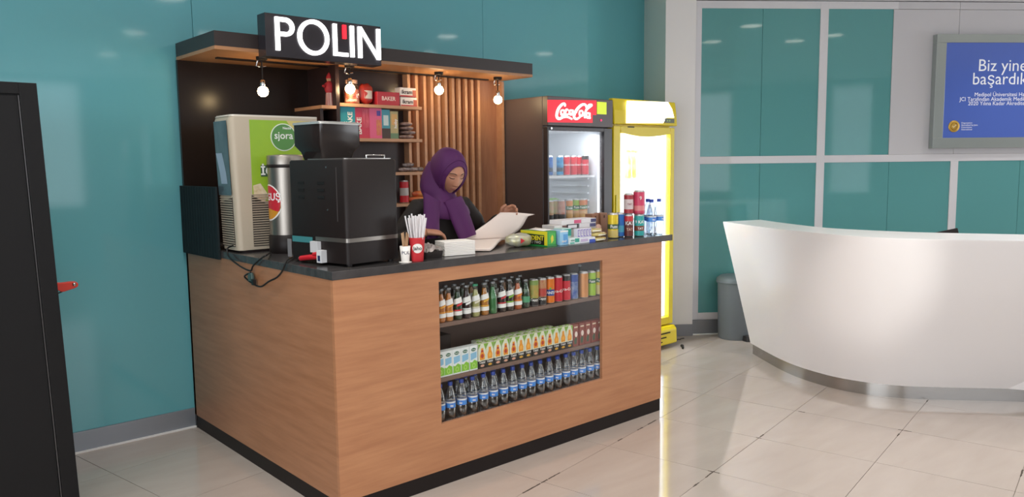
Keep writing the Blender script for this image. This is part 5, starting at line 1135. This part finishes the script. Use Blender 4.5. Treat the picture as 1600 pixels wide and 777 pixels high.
# features on the face
DK = M('#2a1c18', .7, name='dark_hair'); LIP = M('#a4615a', .45, name='lip')
for s in (-1, 1):
    MB().tube([HL(s*x, face_y(s*x, z)+.0005, z) for x, z in ((.012, .017), (.02, .0215), (.031, .0235), (.042, .021), (.05, .015))], [.002, .0034, .0032, .0026, .0012], 8, flat=.6).build('eyebrow', DK, wm, world=True)
    MB().tube([HL(s*x, face_y(s*x, z)+.0008, z) for x, z in ((.018, -.004), (.025, -.0065), (.032, -.0075), (.039, -.006), (.046, -.002))], [.0012, .002, .0023, .0022, .0013], 6).build('eyelashes', DK, wm, world=True)
    MB().tube([HL(s*x, face_y(s*x, z)-.0006, z) for x, z in ((.02, .004), (.026, .0075), (.033, .008), (.041, .005))], .0008, 6).build('eyelid_crease', M('#8f5e4a', .6), wm, world=True)
MB().tube([HL(x, face_y(x, z)-.0005, z) for x, z in ((-.021, -.0705), (-.011, -.0675), (-.003, -.066), (0, -.067), (.003, -.066), (.011, -.0675), (.021, -.0705))], [.0008, .0028, .0034, .003, .0034, .0028, .0008], 8, flat=.55).build('upper_lip', LIP, wm, world=True)
MB().tube([HL(x, face_y(x, z)-.0005, z) for x, z in ((-.019, -.0715), (-.01, -.0755), (0, -.077), (.01, -.0755), (.019, -.0715))], [.0008, .0034, .0042, .0034, .0008], 8, flat=.55).build('lower_lip', LIP, wm, world=True)
# black top and long skirt
rb = MB()
rb.loft([ell((1.04, .66, .03), .21, .17, fold=.03), ell((1.04, .66, .5), .18, .145, fold=.025), ell((1.04, .66, .92), .175, .135), ell((1.04, .655, 1.05), .15, .112), ell((1.04, .645, 1.18), .165, .118), ell((1.04, .63, 1.28), .178, .108), ell((1.04, .62, 1.335), .15, .085), ell((1.04, .61, 1.365), .09, .065), ell((1.04, .6, 1.385), .06, .06)])
def sleeve(S_, E_, W_2):
    c1, c2 = S_.lerp(E_, .5), E_.lerp(W_2, .5)
    rb.tube([S_.lerp(Vector((1.04, .62, 1.31)), .45), S_, c1, E_, c2, W_2.lerp(E_, .06)], [.055, .062, .057, .054, .046, .038], 18)
sleeve(RS, RE, RW); sleeve(LS, LE, LW)
me = remesh(rb, .008); me.transform(Matrix.Translation(-wm.location)); me.materials.clear(); me.materials.append(ROBE); o = bpy.data.objects.new('robe', me); COL.objects.link(o); o.parent = wm
# headscarf: hood around the face opening, neck wrap, two hanging tails
def hood_r(d):
    x, y, z = d; a = .093; b = .112 if y > 0 else .15; c = .132 if z > 0 else .135
    return 1/sqrt((x/a)**2+(y/b)**2+(z/c)**2)
sc = MB(); rows = []
for i in range(73):
    a = 2*pi*i/72; x, z = .0585*cos(a), -.016+(.084 if sin(a) > 0 else .105)*sin(a)
    yy = .094*sqrt(max(.05, 1-(x/.078)**2-(z/.13)**2))*(.98 if z > 0 else .9)+.004
    p0 = Vector((x, yy, z)); d0 = p0.normalized(); al0 = math.acos(max(-1, min(1, d0.y))); tang = Vector((d0.x, 0, d0.z)).normalized(); row = []
    for j in range(25):
        v = j/24; al = al0+(pi-al0)*v; d = Vector((tang.x*sin(al), cos(al), tang.z*sin(al)))
        e = min(1, v/.10); e = e*e*(3-2*e); r = p0.length*(1-e)+hood_r(d)*e
        r *= 1+.012*sin(5*a+9*v)*min(1, v*4)
        q = d*r; row.append(HL(q.x, q.y-.01*e, q.z))
    rows.append(row)
sc.grid(rows, flip=True)
sc.tube([r[0] for r in rows], .0045, 6)
sc.tube([r[2] for r in rows], .004, 6)
def fold_ring(c, rx, ry, ph, f=.03, n=40): return [Vector((c[0]+rx*cos(2*pi*i/n)*(1+f*sin(6*2*pi*i/n+ph)), c[1]+ry*sin(2*pi*i/n)*(1+f*sin(6*2*pi*i/n+ph)), c[2]+.008*sin(3*2*pi*i/n+ph))) for i in range(n)]
sc.loft([fold_ring((1.02, .60, 1.56), .06, .06, 0, .01), fold_ring((1.01, .61, 1.50), .085, .078, .2, .01), fold_ring((1.0, .61, 1.44), .098, .082, .4, .02), fold_ring((1.0, .60, 1.40), .102, .085, .8), fold_ring((1.012, .59, 1.368), .098, .083, 1.4, .02), fold_ring((1.02, .57, 1.335), .112, .098, 2.0), fold_ring((1.028, .57, 1.305), .145, .11, 2.5), fold_ring((1.03, .585, 1.26), .17, .118, 3), fold_ring((1.03, .59, 1.25), .165, .112, 3)])
def tail(pxrows, y0_, y1_):
    rows = []; m = len(pxrows)
    for j, ((ua, va), (ub, vb)) in enumerate(pxrows):
        r = []
        for i in range(11):
            t = i/10; y = y0_+(y1_-y0_)*j/(m-1)-.008*sin(t*pi*3+.5)*(j/(m-1))-.02*sin(pi*t)
            r.append(aty(ua+(ub-ua)*t, va+(vb-va)*t, y))
        rows.append(r)
    back = [[p+Vector((0, .012, 0)) for p in r] for r in rows]
    sc.loft([f+b[::-1] for f, b in zip(rows, back)])
tail([((662, 300), (690, 316)), ((663, 318), (688, 322)), ((663, 338), (687, 340)), ((664, 356), (687.5, 358)), ((665, 374), (688, 372))], .50, .462)
tail([((694, 316), (722, 306)), ((698, 324), (729, 320)), ((704, 340), (735, 336)), ((711, 358), (741, 352)), ((719, 376), (745, 366))], .478, .452)
me = sc.mesh('headscarf', SCARF); bm = bmesh.new(); bm.from_mesh(me); bm.transform(Matrix.Translation(-wm.location))
for f in bm.faces: f.smooth = True
bmesh.ops.recalc_face_normals(bm, faces=bm.faces); bm.to_mesh(me); bm.free()
o = bpy.data.objects.new('headscarf', me); COL.objects.link(o); o.parent = wm
md = o.modifiers.new('sub', 'SUBSURF'); md.levels = md.render_levels = 1

# magazine: flat left leaf, raised right leaf
mg = thing('magazine', 'open magazine with one leaf lying flat and one lifted by the woman', 'magazine', (1.1, .35, ZT))
PG = M('#eedfd6', .6, name='magazine_page')
A_, B_ = atz(716, 377, 1.122), atz(790, 373, 1.122); C_, D_2 = aty(782, 332, .42), aty(826, 332.5, .35)
rows = []
for j in range(11):
    t = j/10; r = []
    for i in range(11):
        s = i/10; lo = A_.lerp(B_, s); hi = C_.lerp(D_2, s); p = lo.lerp(hi, t)
        sag = .022*sin(pi*t)*(.4+s); p = p+Vector((.6, -.3, -.5))*sag
        if t > .85 and s > .6: p += Vector((.03, -.02, -.01))*((t-.85)/.15)**2*((s-.6)/.4)
        r.append(p)
    rows.append(r)
MB().grid(rows, PG).build('raised_leaf', None, mg, world=True, solid=.0025)
fl = [atz(700, 380, 1.112), atz(742, 390.5, 1.103), atz(765, 388, 1.103)]
F0, F1 = Vector((.80, .24, 1.113)), Vector((.955, .095, 1.111))
rows = []
for j in range(11):
    t = j/10; r = []
    for i in range(11):
        s = i/10; p = A_.lerp(B_, s).lerp(F0.lerp(F1, s), t); p = p+Vector((0, 0, .016*sin(pi*min(1, t*1.3))*(1-t*.5))); r.append(p)
    rows.append(r)
MB().grid(rows, PG, flip=True).build('flat_leaf', None, mg, world=True, solid=.003)
rows = [[q+Vector((0, 0, -.005)) for q in r] for r in rows]
MB().grid(rows, PG, flip=True).build('page_block', None, mg, world=True, solid=.004)
